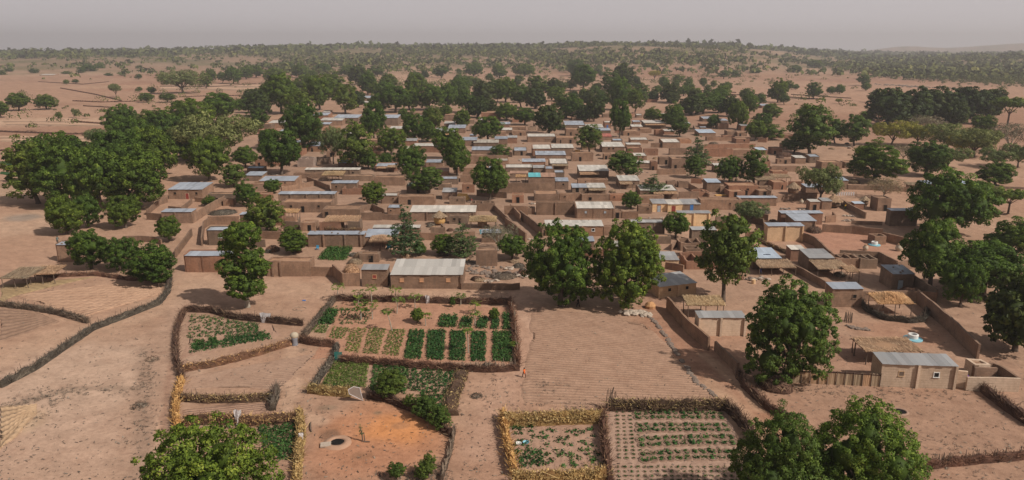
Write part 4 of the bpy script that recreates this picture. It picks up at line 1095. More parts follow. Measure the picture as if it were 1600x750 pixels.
BW = dict(doorm=BLUED)
H_ = [ # xL, xR, base row, wall rows, roof rows, roof, options
 (559,583,158,5,4,'b'),(561,580,164,4,2,'w'),(575,586,170,4,2,'b'),(504,516,179,4,3,'w'),(488,513,187,7,4,'b'),(522,560,194,10,5,'b'),(500,535,196,8,4,'w'),(499,515,201,7,4,'b'),
 (505,527,207,8,6,'m',dict(wall='orange')),(438,449,189,5,4,'b'),(420,449,200,8,4,'w'),(400,424,202,8,5,'m'),(437,448,210,5,4,'b'),(404,425,211,8,4,'m'),(404,421,228,9,4,'b'),
 (476,506,237,9,8,'b',dict(wall='orange',win=(.75,),door=(.4,))),(568,592,226,7,4,'m'),(576,593,238,8,4,'m'),(530,560,217,7,6,'w'),(396,409,152,5,3,'b'),
 (594,622,196,13,4,'b'),(636,664,184,8,5,'m'),(608,631,209,8,4,'w'),(655,663,186,3,3,'w'),(633,651,227,7,4,'g'),(646,693,238,10,4,'w'),(631,646,239,6,5,'y'),
 (679,711,215,9,6,'g',dict(wall='yellow',win=(.5,),look='yellow-walled house with grey roof among the trees')),(681,693,224,4,5,'b'),(694,711,199,6,4,'w'),(695,713,188,9,2,'m'),(700,727,208,8,5,'b'),(722,745,228,9,6,'b',dict(win=(.7,))),
 (734,744,217,4,5,'b'),(747,760,192,5,3,'w'),(752,782,187,11,4,'m',dict(wall='red')),(754,784,175,4,3,'g'),(779,797,200,6,5,'b'),(783,800,209,6,4,'w'),(774,790,212,6,3,'m',dict(door=(.4,))),
 (773,793,226,9,4,'b'),(740,779,229,4,7,'w2'),(737,777,241,4,8,'b'),(793,808,224,9,4,'g'),
 (800,816,182,4,3,'w'),(796,822,204,6,2,'m'),(801,822,212,7,3,'m'),(824,868,222,9,4,'w'),(851,863,222,4,3,'w'),(882,914,204,9,7,'b'),(884,905,212,10,3,'m',dict(door=(.4,))),
 (869,901,224,9,3,'m',dict(door=(.2,.7))),(905,943,205,6,5,'w'),(944,954,200,9,4,'w',dict(door=(.5,),doorm=BLUED,look='narrow pale house with a blue door')),(932,954,209,5,4,'b'),
 (934,956,219,5,6,'r',dict(look='house under the only red roof')),(941,975,238,9,7,'w',dict(win=(.3,.5))),(957,972,225,3,5,'b2'),(832,861,244,12,6,'w'),(862,896,244,13,6,'w'),(803,823,243,8,6,'b',dict(door=(.6,))),
 (985,1012,224,5,4,'w'),(979,1001,232,5,4,'w'),(980,1003,239,8,2,'m',dict(wall='red')),(987,1004,203,4,6,'w'),(989,1000,195,3,4,'b'),(994,1003,184,4,4,'w'),(894,914,188,4,5,'m'),
 (848,855,154,7,2,'m',dict(wall='cream')),(862,876,166,5,3,'m',dict(wall='orange')),(974,1000,212,7,3,'m'),(1074,1086,159,4,3,'w'),(1011,1027,160,5,3,'m'),(1190,1206,169,4,4,'b'),(1034,1043,183,3,4,'w'),
 (1006,1040,201,9,4,'w',dict(porch=(.05,.95,2.5))),(1038,1053,210,4,4,'w'),(1098,1116,190,4,6,'b'),(1122,1137,193,4,7,'b'),(1092,1118,213,5,6,'b2'),(1094,1103,204,3,3,'b'),(1095,1113,199,5,5,'m',dict(wall='orange')),
 (1122,1138,202,9,3,'m'),(1035,1062,231,9,5,'w'),(1062,1080,224,6,7,'m',dict(wall='orange')),(1000,1018,208,7,3,'m'),(1024,1036,212,9,2,'m'),(1136,1151,212,7,2,'m'),(1152,1167,213,6,3,'m'),
 (1104,1127,220,6,1,'m'),(1129,1148,218,6,1,'m'),(1150,1171,224,7,3,'m',dict(win=(.6,))),(1181,1198,242,8,7,'b2'),(1140,1179,243,9,3,'m'),(1046,1073,242,10,1,'m'),(1006,1028,243,10,1,'m',dict(wall='red')),
 (990,1010,250,5,6,'w'),(985,1017,262,4,7,'w'),(1017,1027,266,13,2,'m'),(1030,1048,257,11,2,'m',dict(door=(.6,))),(1049,1070,264,16,5,'m'),(1102,1145,245,12,1,'n',dict(rooms=(.3,.6))),
 (1104,1125,300,15,11,'b2',dict(wall='mud',look='house with a tilted bright pale-blue roof',parapet=False)),(1138,1184,305,15,5,'m',dict(win=(.65,))),(1139,1164,309,10,5,'m',dict(door=(.4,))),(1185,1204,308,10,5,'m',dict(door=(.5,))),
 (1153,1213,322,13,3,'b'),(999,1057,309,12,8,'w',dict(porch=(.35,.98,2.6))),(1042,1057,292,9,2,'n'),(1060,1076,293,9,2,'n'),(1083,1108,309,5,8,'n'),
 (1094,1158,328,16,4,'m'),(998,1037,318,12,2,'m'),
 (1019,1042,331,13,7,'g',dict(wall='yellow',door=(.45,),doorf=REDD,doorm=GREYD,parapet=False,look='left one of the pair of small yellow houses',hmax=4.2)),
 (1043,1066,332,13,9,'w',dict(wall='yellow',door=(.4,),doorf=REDD,doorm=REDD,parapet=False,look='right one of the pair of small yellow houses',hmax=4.2)),
 (1067,1094,329,9,9,'g',dict(wall='grey',door=(.5,),doorm=BLUED,parapet=False,look='grey house with a bright blue door beside the yellow pair')),
 (1058,1109,354,21,4,'g',dict(wall='yellow',pil=(.02,.5,.96),parapet=False,look='yellow-walled building with a high blank back wall',hmax=6.0)),
 (1080,1118,380,21,5,'g',dict(hmax=5)),(984,1037,370,23,3,'g',dict(pil=(.7,),win=(.4,),hmax=5)),(1014,1048,381,9,3,'m'),
 (1063,1096,392,10,10,'n',dict(rooms=(.55,))),(1071,1106,402,10,8,'n',dict(rooms=(.6,))),(1072,1128,421,13,14,'n',dict(rooms=(.35,.7))),
 (997,1018,334,12,1,'m'),
 (837,884,249,7,6,'b'),(816,852,260,5,7,'b'),(859,887,264,9,7,'w',dict(porch=(.1,1,2.6))),(893,927,252,13,2,'m',dict(door=(.4,))),(905,951,279,12,9,'w',dict(porch=(.0,.65,3.0),wall='grey')),
 (790,832,269,5,7,'w'),(833,851,270,5,7,'g'),(852,864,271,5,7,'b'),(797,825,279,6,6,'o'),(826,868,287,5,12,'o',dict(two=(.42,),parapet=False,look='house whose roof is part turquoise part rust red',hmin=2.4)),
 (866,881,277,5,6,'b'),(868,888,296,13,9,'b',dict(win=(.6,),parapet=False)),(967,999,294,12,8,'w',dict(porch=(0,.6,2.6))),
 (894,917,302,8,7,'b',dict(door=(.35,),win=(.8,))),(918,946,302,8,8,'w',dict(porch=(.05,1,2.2))),(903,950,289,7,4,'m'),
 (835,873,314,11,6,'m'),(874,908,314,11,2,'m'),(909,952,316,12,2,'m'),(953,979,314,8,3,'m'),
 (838,898,336,20,2,'m',dict(wall='mud',pil=(.5,),hmax=5)),
 (900,960,341,16,10,'w',dict(win=(.25,.75),pil=(.03,.46,.97),winp=GREYD,wall='mud',hmax=4.6,look='long house with white roof and two small windows')),
 (852,942,369,16,9,'w',dict(wall='orange',win=(.83,),pil=(.64,),winp=DARK,winf=WHITE,stones=8,look='long orange-brown house with pale roof just behind the two big trees')),
 (943,960,368,13,3,'m'),(961,973,341,11,2,'m'),(824,836,335,7,2,'m'),
 (774,794,258,5,7,'w2'),(665,691,261,6,6,'b'),(668,700,276,8,6,'o'),(587,620,267,6,6,'b',dict(porch=(.1,1,2.4))),(584,633,290,13,3,'m'),(604,622,254,8,5,'m'),(691,713,312,12,7,'g',dict(look='small shed with grey tin roof beside the orange tarpaulin')),
 (690,715,288,9,3,'b'),(685,705,297,9,3,'m'),(722,741,301,13,3,'m',dict(win=(.5,))),(623,679,320,13,4,'m'),(596,622,318,13,2,'w'),(702,727,319,10,2,'m'),
 (641,743,345,14,10,'w',dict(pil=(.02,.26,.56,.97),parapet=False,wall='mud',hmax=4.2,look='very long house with a white roof and pilasters')),
 (735,773,330,13,4,'n',dict(rooms=(.2,.5,.8))),(702,731,350,12,3,'m',dict(win=(.28,.65))),(744,777,416,25,5,'m',dict(wall='mud',hmax=4.4,look='square windowless mud tower house')),
 (583,656,367,11,3,'w'),(569,620,384,14,12,'b',dict(parapet=False,look='house with a broad shiny blue-grey roof beside the straw heaps')),
 (482,570,386,20,5,'b',dict(pil=(.28,.66,.94),hmax=4.6,parapet=False,stones=6,look='very long low house with blue-grey roof and pilasters')),
 (440,518,332,16,6,'m',dict(door=(.43,),win=(.2,.75),wall='mud')),(436,524,321,18,4,'b',dict(pil=(.02,.22,.5,.74,.96),hmax=5,parapet=False)),(504,563,341,14,7,'m',dict(door=(.12,))),
 (470,493,361,13,5,'m'),(405,462,291,7,9,'b'),(477,562,277,12,3,'w',dict(win=(.6,.88),pil=(.2,.45,.62,.83))),(465,490,261,13,3,'n',dict(wall='block',rooms=(.5,),look='roofless grey cement-block building')),
 (490,512,256,8,3,'m'),(518,558,300,14,4,'b',dict(win=(.2,),parapet=False)),(459,512,279,6,4,'m'),(535,583,283,5,6,'m'),(535,566,304,8,7,'n',dict(rooms=(.5,))),
 (383,410,283,9,6,'b'),(387,413,270,5,5,'b2'),(393,414,297,10,3,'m'),(584,600,244,8,3,'m'),(529,553,262,5,7,'b3'),(566,600,312,9,3,'m'),
 (264,317,311,15,11,'b',dict(win=(.2,.83),door=(.55,),doorf=CREAM,doorm=REDD,parapet=False,wall='mud',look='freestanding house with smooth blue-grey roof at the village\'s left edge')),
 (254,301,349,18,5,'b',dict(pil=(.45,),hmax=4.6)),(326,370,317,14,3,'m'),(349,365,322,8,3,'m'),(376,394,351,16,2,'b'),
 (326,376,383,24,4,'b',dict(win=(.4,),winf=WHITE,hmax=4.6)),(291,369,425,26,7,'b',dict(pil=(.36,),hmax=4.6,parapet=True,look='house with blue-grey roof behind a parapet, left of the stacked-lobe tree')),
 (92,120,409,27,5,'b',dict(stones=7,hmax=4.6,parapet=True,look='small isolated house with stones on its roof')),
 (418,486,432,24,7,'m',dict(wall='mud',pil=(.14,.32),look='lumpy mud house right of the stacked-lobe tree',hmax=4.6)),(562,592,410,9,6,'m'),
 (566,606,448,27,8,'g',dict(win=(.5,),winf=ORW,winp=REDD,hmax=4.8,wall='mud',parapet=False,look='small square house with orange-framed window')),
 (611,723,451,22,24,'W',dict(win=(.155,.43,.80),winf=ORW,winp=ORW,pil=(.985,),parapet=False,wall='mud',hmax=4.4,look='long mud house with large pale roof and three orange windows')),
 (1029,1087,466,18,17,'g',dict(wall='tan',dy=-7,win=(.28,.75),pil=(.5,),parapet=False,look='tan-walled house with slanting grey roof')),(1027,1060,420,14,13,'g',dict(wall='tan',parapet=False)),
 (1090,1163,525,29,10,'g',dict(wall='cream',pil=(.02,.48,.99),parapet=False,hmax=4.6,look='grey-roofed house with a straw awning behind it, by the lane')),
 (1374,1490,604,36,18,'g',dict(wall='cream',dy=4,win=(.27,.74),pil=(.49,.99),winp=(WOOD,DARK),winf=(TAN,WHITE),parapet=False,hmax=4.8,look='cream house with two windows and smooth grey roof')),
 (1298,1345,480,29,10,'b',dict(win=(.75,),hmax=4.8,parapet=False,wall='mud')),(1392,1426,452,24,20,'b',dict(door=(.4,),doorm=GREYD,wall='grey',parapet=False,hmax=4.4,stones=4,look='dark-walled house with striped silvery roof')),
 (1262,1301,424,21,14,'g',dict(porch=(.0,1.25,5.0),wall='grey',parapet=False,hmax=4.6,look='house with grey roof and deep straw porch')),
 (1175,1219,421,18,16,'b2',dict(porch=(.0,1.25,4.6),wall='grey',parapet=False,solar=True,hmax=4.4,look='house with a solar panel on its roof')),
 (1198,1254,377,24,5,'b',dict(wall='tan',pil=(.5,.97),hmax=4.8,parapet=False)),(1240,1274,361,16,11,'b',dict(wall='mud',door=(.25,),doorm=GREYD,pil=(.95,),parapet=False)),(1219,1284,351,18,4,'b',dict(hmax=4.6)),
 (1305,1342,419,15,8,'n',dict(rooms=(.33,.66))),(1343,1370,420,15,10,'n',dict(rooms=(.5,))),(1370,1391,330,20,6,'m',dict(door=(.6,),hmax=4.6)),(1389,1432,353,24,3,'b',dict(wall='grey',hmax=5,parapet=False)),
 (1303,1324,296,14,7,'b2',dict(parapet=False)),(1443,1520,296,8,6,'b2',dict(parapet=False)),(1334,1349,328,8,5,'b2',dict(parapet=False)),(1186,1205,304,12,3,'m'),(1366,1384,382,12,6,'n'),
 (1186,1205,292,6,4,'m'),(1205,1250,268,3,3,'m'),(1214,1236,256,5,3,'m'),(1207,1230,276,7,4,'m'),(62,84,120,3,3,'w'),(1420,1442,296,7,3,'m'),(1200,1240,216,4,4,'m'),
 (315,328,121,3,2,'b2'),(389,400,157,3,2,'b'),
 (1520,1545,590,15,8,'m',dict(wall='cream',hmax=3)),
]
for t in H_:
    house(*t[:6], **(t[6] if len(t) > 6 else {}))

# compound walls
WALLN = [0]
def wall(pts, h, wallm='mud', th=0.34, look=None, hj=0.08):
    P = [G(*p) for p in pts]
    o0 = P[0]
    mb = MB(); ring(mb, [p - o0 for p in P], th, h, closed=False, hj=hj)
    o = mb.build('mud_wall', WALLMAT[wallm], None, o0)
    mx_ = sum(p[0] for p in pts) / len(pts); my_ = sum(p[1] for p in pts) / len(pts)
    L_ = sum((a - b).length for a, b in zip(P[:-1], P[1:]))
    lk = look or (('long ' if L_ > 25 else 'short ' if L_ < 9 else '') + ('low ' if h < 1.4 else '') + {'mud': 'brown mud wall', 'grey': 'grey-brown mud wall', 'red': 'reddish mud wall', 'cream': 'pale plastered wall'}[wallm])
    reg(o, lk, 'wall', 'compound walls', mx_, my_ - 3, 'wall')
    for (a, b) in zip(pts[:-1], pts[1:]): HOUSES.append((min(a[0], b[0]), max(a[0], b[0]), min(a[1], b[1]) - 6, max(a[1], b[1])))
    return o
wall([(721, 452), (800, 453), (812, 452)], 1.3, look='mud wall running right from the long pale-roofed house')
wall([(486, 431), (521, 432)], 2.0); wall([(521, 432), (537, 447), (563, 447)], 2.6, 'mud'); wall([(395, 427), (418, 428)], 2.4)
wall([(400, 372), (470, 376), (482, 385)], 2.0); wall([(372, 385), (415, 386)], 1.8, 'grey')
wall([(326, 351), (374, 351)], 2.3); wall([(230, 343), (254, 345)], 2.0); wall([(301, 349), (330, 330), (352, 318)], 2.4)
wall([(305, 315), (326, 317)], 1.4); wall([(240, 318), (262, 312)], 1.6); wall([(230, 336), (250, 320), (262, 316)], 1.6)
wall([(264, 330), (284, 332), (300, 318)], 1.5); wall([(193, 378), (215, 377), (243, 379), (253, 383)], 1.4)
wall([(316, 384), (319, 357), (330, 350)], 2.0); wall([(275, 402), (300, 368)], 1.8, 'mud'); wall([(564, 344), (597, 344)], 2.2); wall([(597, 343), (641, 345)], 1.6)
wall([(778, 302), (842, 302), (867, 301)], 3.4, look='high smooth mud wall in front of the turquoise and rust roof'); wall([(733, 256), (794, 256)], 3.6)
wall([(788, 335), (825, 336)], 2.6); wall([(798, 330), (813, 347)], 2.2); wall([(813, 342), (838, 362), (848, 372)], 2.4, look='mud wall along the right of the narrow lane')
wall([(790, 352), (822, 378)], 2.2, look='mud wall along the left of the narrow lane'); wall([(773, 330), (800, 356), (806, 362)], 1.8)
wall([(972, 341), (997, 342)], 2.0); wall([(960, 369), (975, 352), (984, 352)], 1.8); wall([(1026, 273), (1072, 272)], 2.2)
wall([(1125, 303), (1138, 303)], 2.6); wall([(1076, 294), (1108, 312)], 1.8); wall([(1060, 309), (1092, 309)], 2.0); wall([(1140, 328), (1160, 315), (1200, 316)], 2.0)
wall([(1109, 356), (1160, 362)], 2.0); wall([(1158, 340), (1200, 345)], 1.8); wall([(1048, 392), (1063, 380), (1080, 384)], 1.6)
wall([(1108, 220), (1172, 220)], 1.8); wall([(1100, 232), (1180, 231)], 2.0, 'red'); wall([(1072, 258), (1104, 262)], 2.2); wall([(1127, 256), (1150, 250), (1180, 250)], 1.8)
wall([(1042, 482), (1075, 521), (1107, 548)], 2.3, look='tall mud wall lining the lane beside the grey-roofed house'); wall([(1117, 548), (1152, 583)], 1.6)
wall([(1254, 377), (1272, 384), (1300, 412)], 2.2); wall([(1284, 362), (1330, 365), (1378, 370)], 2.0); wall([(1378, 375), (1412, 384), (1440, 390)], 2.0)
wall([(1160, 408), (1178, 418)], 1.9); wall([(1225, 416), (1262, 436), (1290, 452)], 1.6); wall([(1311, 405), (1372, 408), (1400, 424)], 2.2); wall([(1400, 424), (1430, 418)], 2.0)
wall([(1345, 470), (1390, 470), (1432, 470), (1462, 472)], 1.9); wall([(1462, 472), (1420, 445)], 2.4, 'grey')
wall([(1432, 473), (1480, 515), (1527, 562)], 2.5, look='long high mud wall slanting down towards the open room at right')
wall([(1508, 610), (1590, 612)], 2.0, 'cream'); wall([(1518, 590), (1548, 586), (1560, 590), (1588, 610)], 1.9); wall([(1520, 592), (1555, 592)], 1.7); wall([(1490, 604), (1508, 606)], 2.4, 'cream')
wall([(1300, 312), (1330, 330), (1352, 342)], 1.8, 'grey'); wall([(1205, 318), (1232, 314), (1258, 312), (1276, 312)], 2.2); wall([(1206, 312), (1210, 322)], 2.0)
wall([(1330, 350), (1378, 352)], 1.0); wall([(1490, 400), (1535, 392), (1560, 412)], 1.9); wall([(1324, 296), (1360, 297), (1420, 300)], 1.6, 'grey'); wall([(1477, 292), (1600, 296)], 0.8, 'grey')
wall([(1520, 392), (1560, 376), (1600, 372)], 0.9, 'red'); wall([(1160, 345), (1192, 352), (1196, 372)], 1.8)
wall([(1030, 418), (1068, 425)], 1.5); wall([(745, 306), (792, 310)], 2.0); wall([(560, 330), (582, 328), (600, 336)], 1.8)
wall([(640, 374), (700, 376), (742, 372)], 1.8); wall([(480, 284), (515, 298)], 1.9); wall([(440, 300), (490, 290)], 1.6); wall([(395, 300), (440, 296)], 2.0)
wall([(130, 166), (200, 170)], 0.9, 'grey'); wall([(1236, 148), (1330, 154)], 0.8, 'grey'); wall([(1140, 165), (1190, 168)], 1.0)

# fill the rest of the village with the same kind of low compounds
def village(px, y):
    if 1250 < px < 1412 and 348 < y < 402 or (600 < px < 830 and y > 385) or (480 < px < 570 and y > 380) or (785 < px < 850 and y > 322): return False
    lo = np.interp(px, [380, 450, 560, 800, 1000, 1180, 1340], [300, 380, 400, 400, 410, 445, 440])
    hi = np.interp(px, [380, 450, 560, 800, 1000, 1180, 1290], [250, 196, 180, 180, 180, 204, 262])
    return hi < y < lo
k = 0; made = 0
while k < 16000 and made < 240:
    k += 1
    px = rnd.uniform(395, 1335); y = rnd.uniform(182, 318) if rnd.random() < .6 else rnd.uniform(300, 445)
    if not village(px, y): continue
    s = ppm(G(px, y)); wpx = (rnd.uniform(3.5, 9) if y < 318 else rnd.uniform(2.2, 5.5)) * s; hpx = rnd.uniform(2.3, 2.9) * s
    if not footprint_free(px - 1, px + wpx + 1, y - hpx - 0.4 * s, y - 0.5): continue
    if any(abs(proj((a, b, 0))[0] - px - wpx / 2) < wpx * 0.5 + c * s * 0.1 and abs(proj((a, b, 0))[1] - y) < 4 for a, b, c in TREES): continue
    if rnd.random() < (0.62 if y < 318 else .4):
        house(px, px + wpx, y, hpx, rnd.uniform(.7, 1.2) * s, 'm' if rnd.random() < 0.6 else rnd.choice('wwbbgn'), door=(.5,) if rnd.random() < .3 else ())
    else:
        wall([(px, y), (px + wpx, y + rnd.uniform(-1, 1)), (px + wpx + rnd.uniform(-6, 6), y - 7)], rnd.uniform(1.6, 2.3), rnd.choice(['mud', 'grey', 'red']))
    made += 1
print('filled', made, 'houses+walls', len(HOUSES), 'trees', TCOUNT[0])
# ---------------------------------------------------------------- brush fences
def brush_fence(pts, h, wd, style, look, dens=60, leaves=0, posts=0, postmat=None, ragged=0.25, cat='fence'):
    P = [G(*p) for p in pts]; o0 = P[0].copy(); wd *= .66; h *= .84
    rs = np.random.RandomState(rnd.randrange(10 ** 6))
    seg = [(b - a).length for a, b in zip(P[:-1], P[1:])]; Ls = sum(seg)
    def along(u):
        s = u * Ls
        for a, b, L_ in zip(P[:-1], P[1:], seg):
            if s <= L_ or b is P[-1]:
                t = min(1, s / L_); d = (b - a).normalized()
                return a.lerp(b, t) - o0, d
            s -= L_
    # solid heart of packed stalks
    k = max(3, int(Ls / 0.8)); V = []; Fq = []; T_ = []
    for i in range(k + 1):
        c, d = along(i / k); n = Vector((d.y, -d.x, 0))
        hh = h * (0.80 + 0.16 * math.sin(i * 1.7 + P[0].x) + rnd.uniform(-.1, .1)); ww = wd * rnd.uniform(0.8, 1.15)
        for s_, z in ((-.55, -0.1), (-.45, hh * .55), (-.25, hh), (.25, hh), (.45, hh * .55), (.55, -0.1)):
            q = c + n * (s_ * ww + rnd.uniform(-.05, .05)); V.append((q.x, q.y, z + rnd.uniform(-.06, .06))); T_.append(rnd.uniform(0.0, 0.5))
    for i in range(k):
        for j in range(5): Fq.append((i*6+j, (i+1)*6+j, (i+1)*6+j+1, i*6+j+1))
    Fq += [(0,1,2,3,4,5), tuple(k*6 + j for j in (5,4,3,2,1,0))]
    n = int(Ls * dens)
    us = rs.uniform(0, 1, n); base = len(V)
    ctr = np.array([tuple(along(u)[0]) + tuple(along(u)[1]) for u in us])
    dirs = ctr[:, 3:6]; nrm = np.stack([dirs[:, 1], -dirs[:, 0], np.zeros(n)], -1)
    off = rs.uniform(-0.6, 0.6, n) * wd
    L_ = rs.uniform(0.3, 0.9, n) * h * 1.1
    lean = unit(dirs * rs.normal(0, 0.75, (n, 1)) + nrm * rs.normal(0, 0.35, (n, 1)) + np.array([0, 0, 1]) * rs.uniform(0.15, 1.0, (n, 1)))
    z0 = rs.uniform(0, 0.75, n) * h
    a = ctr[:, :3] + nrm * off[:, None] + np.array([0, 0, 1]) * z0[:, None]
    b = a + lean * (L_ * (1 + ragged * (rs.uniform(0, 1, n) > 0.9)))[:, None]
    over = b[:, 2] > h * 1.12
    b[over] = a[over] + (b[over] - a[over]) * (rs.uniform(0.45, 1.0, (over.sum(), 1)) * np.clip((h * 1.15 - a[over, 2:3]) / (b[over, 2:3] - a[over, 2:3]), .2, 1.2))
    side = unit(np.cross(lean, rs.normal(size=(n, 3)))) * 0.028
    Q = np.stack([a - side, a + side, b + side * .6, b - side * .6], 1).reshape(-1, 3)
    Fq += (np.arange(4 * n).reshape(-1, 4) + base).tolist(); V += Q.tolist(); T_ += np.repeat(rs.uniform(0, 1, n) ** 1.3, 4).tolist()
    if leaves:
        m = int(Ls * leaves); us = rs.uniform(0, 1, m); ctr = np.array([tuple(along(u)[0]) + tuple(along(u)[1]) for u in us])
        dirs = ctr[:, 3:6]; nrm = np.stack([dirs[:, 1], -dirs[:, 0], np.zeros(m)], -1)
        sg = rs.uniform(-0.62, 0.62, m)
        zz = np.clip((1.05 - np.abs(sg) * 0.75) * rs.uniform(0.35, 1.08, m), 0.05, 1.15) * h
        pos = ctr[:, :3] + nrm * (sg * wd)[:, None] + np.array([0, 0, 1]) * zz[:, None]
        lq = leaf_quads(pos, unit(rs.normal(size=(m, 3)) + np.array([0, 0, .5]) + nrm * sg[:, None]), 0.19, rs, 1.9)
        base = len(V); V += lq.tolist(); Fq += (np.arange(4 * m).reshape(-1, 4) + base).tolist(); T_ += np.repeat(rs.uniform(0.45, 1.0, m), 4).tolist()
    root = empty('brush_fence', o0)
    link('brush', new_mesh('brush', V, Fq, STRAWMAT[style], tint=T_), root)
    for i in range(posts):
        c, d = along(rnd.uniform(0.02, 0.98)); mb = MB(); hh = h * rnd.uniform(1.2, 1.75)
        lx, ly = rnd.uniform(-.25, .25), rnd.uniform(-.2, .2)
        mb.tube([(c.x, c.y, -.2), (c.x + lx * .4, c.y + ly * .4, hh * .5), (c.x + lx, c.y + ly, hh)], [0.06, 0.05, 0.03], 5)
        mb.build('post', postmat or WOOD, root)
    mx_ = sum(p[0] for p in pts) / len(pts); my_ = sum(p[1] for p in pts) / len(pts)
    reg(root, look, cat, 'brushwood fences', mx_, my_, 'fence')
    return root
bf = brush_fence
bf([(0, 606), (55, 578), (98, 548), (145, 516), (205, 493), (248, 476), (263, 458), (266, 436)], 1.35, 1.1, 'grey', 'long curving grey brushwood fence around the ploughed field', 75, posts=46)
bf([(0, 478), (42, 483), (90, 491), (138, 505)], 1.3, 1.1, 'grey', 'short grey brushwood fence dividing the two left fields', 75, posts=18)
bf([(42, 426), (80, 433), (150, 430), (205, 438), (266, 441)], 1.0, 1.4, 'red', 'low dark brush hedge running under the three round trees', 50, posts=10)
bf([(291, 487), (330, 488), (362, 498), (410, 503), (473, 509)], 1.55, 0.9, 'red', 'red-brown stalk fence along the back of the left vegetable garden', 80, posts=4, ragged=.5)
bf([(289, 488), (278, 512), (275, 540), (277, 568), (285, 596)], 1.45, 0.8, 'red', 'red-brown stalk fence along the track side of the left garden', 80, posts=5)
bf([(284, 580), (330, 573), (372, 563), (415, 551), (457, 538)], 1.3, 1.3, 'mixed', 'brown and yellow stalk fence along the front of the left garden', 80, 14)
bf([(469, 535), (495, 540), (522, 542)], 1.6, 1.0, 'red', 'very dark red-brown brush fence beside the round white bundle', 90)
bf([(524, 470), (600, 471), (700, 474), (796, 476)], 1.6, 0.9, 'red', 'long red-brown fence behind the papaya trees', 70, posts=12, ragged=.6)
bf([(524, 468), (506, 490), (487, 513), (474, 527)], 1.3, 1.3, 'grey', 'loose grey twig fence at the left end of the papaya garden', 55, posts=8)
bf([(797, 474), (803, 500), (806, 535), (810, 574)], 1.6, 0.6, 'red', 'thin red-brown fence at the right end of the papaya garden', 80, posts=14, postmat=POLE)
bf([(534, 566), (600, 571), (660, 576), (722, 580)], 1.5, 0.9, 'red', 'dark red fence in front of the papaya garden beds', 90)
bf([(722, 580), (768, 582), (812, 579)], 1.5, 0.5, 'red', 'upright stick fence at the front right corner of the papaya garden', 60, posts=22, postmat=POLE)
bf([(527, 543), (522, 562), (503, 588), (488, 612)], 1.35, 1.0, 'grey', 'grey fence with yellow leaves left of the pale green crop', 60, 16)
bf([(482, 613), (515, 617), (549, 619)], 1.6, 1.2, 'yellow', 'yellow dry stalk fence left of the white-rimmed gate panel', 60, 90)
bf([(574, 622), (602, 627), (640, 641), (672, 658), (704, 682)], 1.4, 0.8, 'red', 'dark brush fence under the green bushes by the orange earth', 80)
bf([(722, 582), (716, 600), (704, 628), (706, 650)], 0.9, 2.6, 'mixed', 'broad sloping heap of reddish brush at the right of the second garden', 90, 20)
bf([(710, 672), (707, 695), (700, 722), (690, 752)], 1.0, 0.5, 'grey', 'row of leaning stakes right of the orange earth', 22, posts=46, postmat=POLE)
bf([(282, 626), (330, 629), (380, 628), (430, 625)], 1.35, 1.0, 'mixed', 'yellow-brown stalk fence crossing above the narrow empty plot', 75, 60, posts=10)
bf([(433, 612), (430, 626), (426, 642)], 1.8, 1.2, 'grey', 'twiggy grey fence end beside the narrow empty plot', 60, posts=6)
bf([(284, 598), (276, 630), (275, 655), (280, 678)], 1.5, 1.0, 'yellow', 'yellow stalk fence along the track by the narrow empty plot', 60, 60)
bf([(288, 664), (335, 661), (400, 664), (464, 658)], 1.6, 1.2, 'mixed', 'thick yellow-brown fence behind the big bottom tree', 80, 90)
bf([(467, 648), (471, 680), (467, 715), (463, 770)], 1.5, 1.3, 'yellow', 'yellow stalk fence between the dark green patch and the well', 60, 90)
bf([(787, 664), (835, 664), (885, 662), (936, 660)], 2.1, 1.2, 'yellow', 'tall golden stalk fence at the back of the bottom middle garden', 80, 170)
bf([(786, 652), (790, 685), (797, 715), (803, 745)], 1.7, 1.0, 'yellow', 'golden stalk fence at the left of the bottom middle garden', 70, 110)
bf([(800, 760), (850, 759), (900, 757), (946, 754)], 2.2, 1.3, 'yellow', 'tall golden stalk fence along the bottom edge', 80, 190)
bf([(940, 648), (943, 680), (947, 715), (953, 762)], 1.7, 0.9, 'red', 'red-brown fence between the two bottom gardens', 80, 10)
bf([(952, 641), (1010, 642), (1070, 642), (1132, 640)], 2.0, 1.1, 'mixed', 'red and yellow brush fence behind the gridded vegetable plot', 90, 45)
bf([(1133, 640), (1150, 655), (1167, 675), (1178, 700)], 2.0, 1.0, 'red', 'dark red fence at the right of the gridded vegetable plot', 90, 8)
bf([(1153, 588), (1165, 608), (1200, 640), (1230, 657)], 1.4, 1.2, 'red', 'dark brush hedge beside the lane at the foot of the dark tree', 70, posts=6)
bf([(1524, 602), (1545, 620), (1575, 642), (1612, 668)], 1.7, 1.3, 'red', 'dark red hedge slanting out of the right edge', 80, posts=4)
bf([(1400, 738), (1450, 731), (1510, 724), (1600, 716)], 1.2, 1.2, 'red', 'low red-brown brush fence along the bottom right', 70, posts=28)
bf([(1345, 473), (1352, 486), (1380, 500), (1420, 505), (1444, 503), (1447, 488)], 1.4, 0.5, 'grey', 'woven stick pen around the straw-topped shelter', 80, posts=16)
bf([(1182, 376), (1205, 386), (1232, 398), (1262, 402)], 1.1, 1.2, 'mixed', 'brown brush hedge behind the solar-panelled house', 60)
bf([(507, 362), (540, 364), (566, 362)], 1.5, 0.6, 'mixed', 'woven pen of sticks behind the very long low house', 60, posts=8)
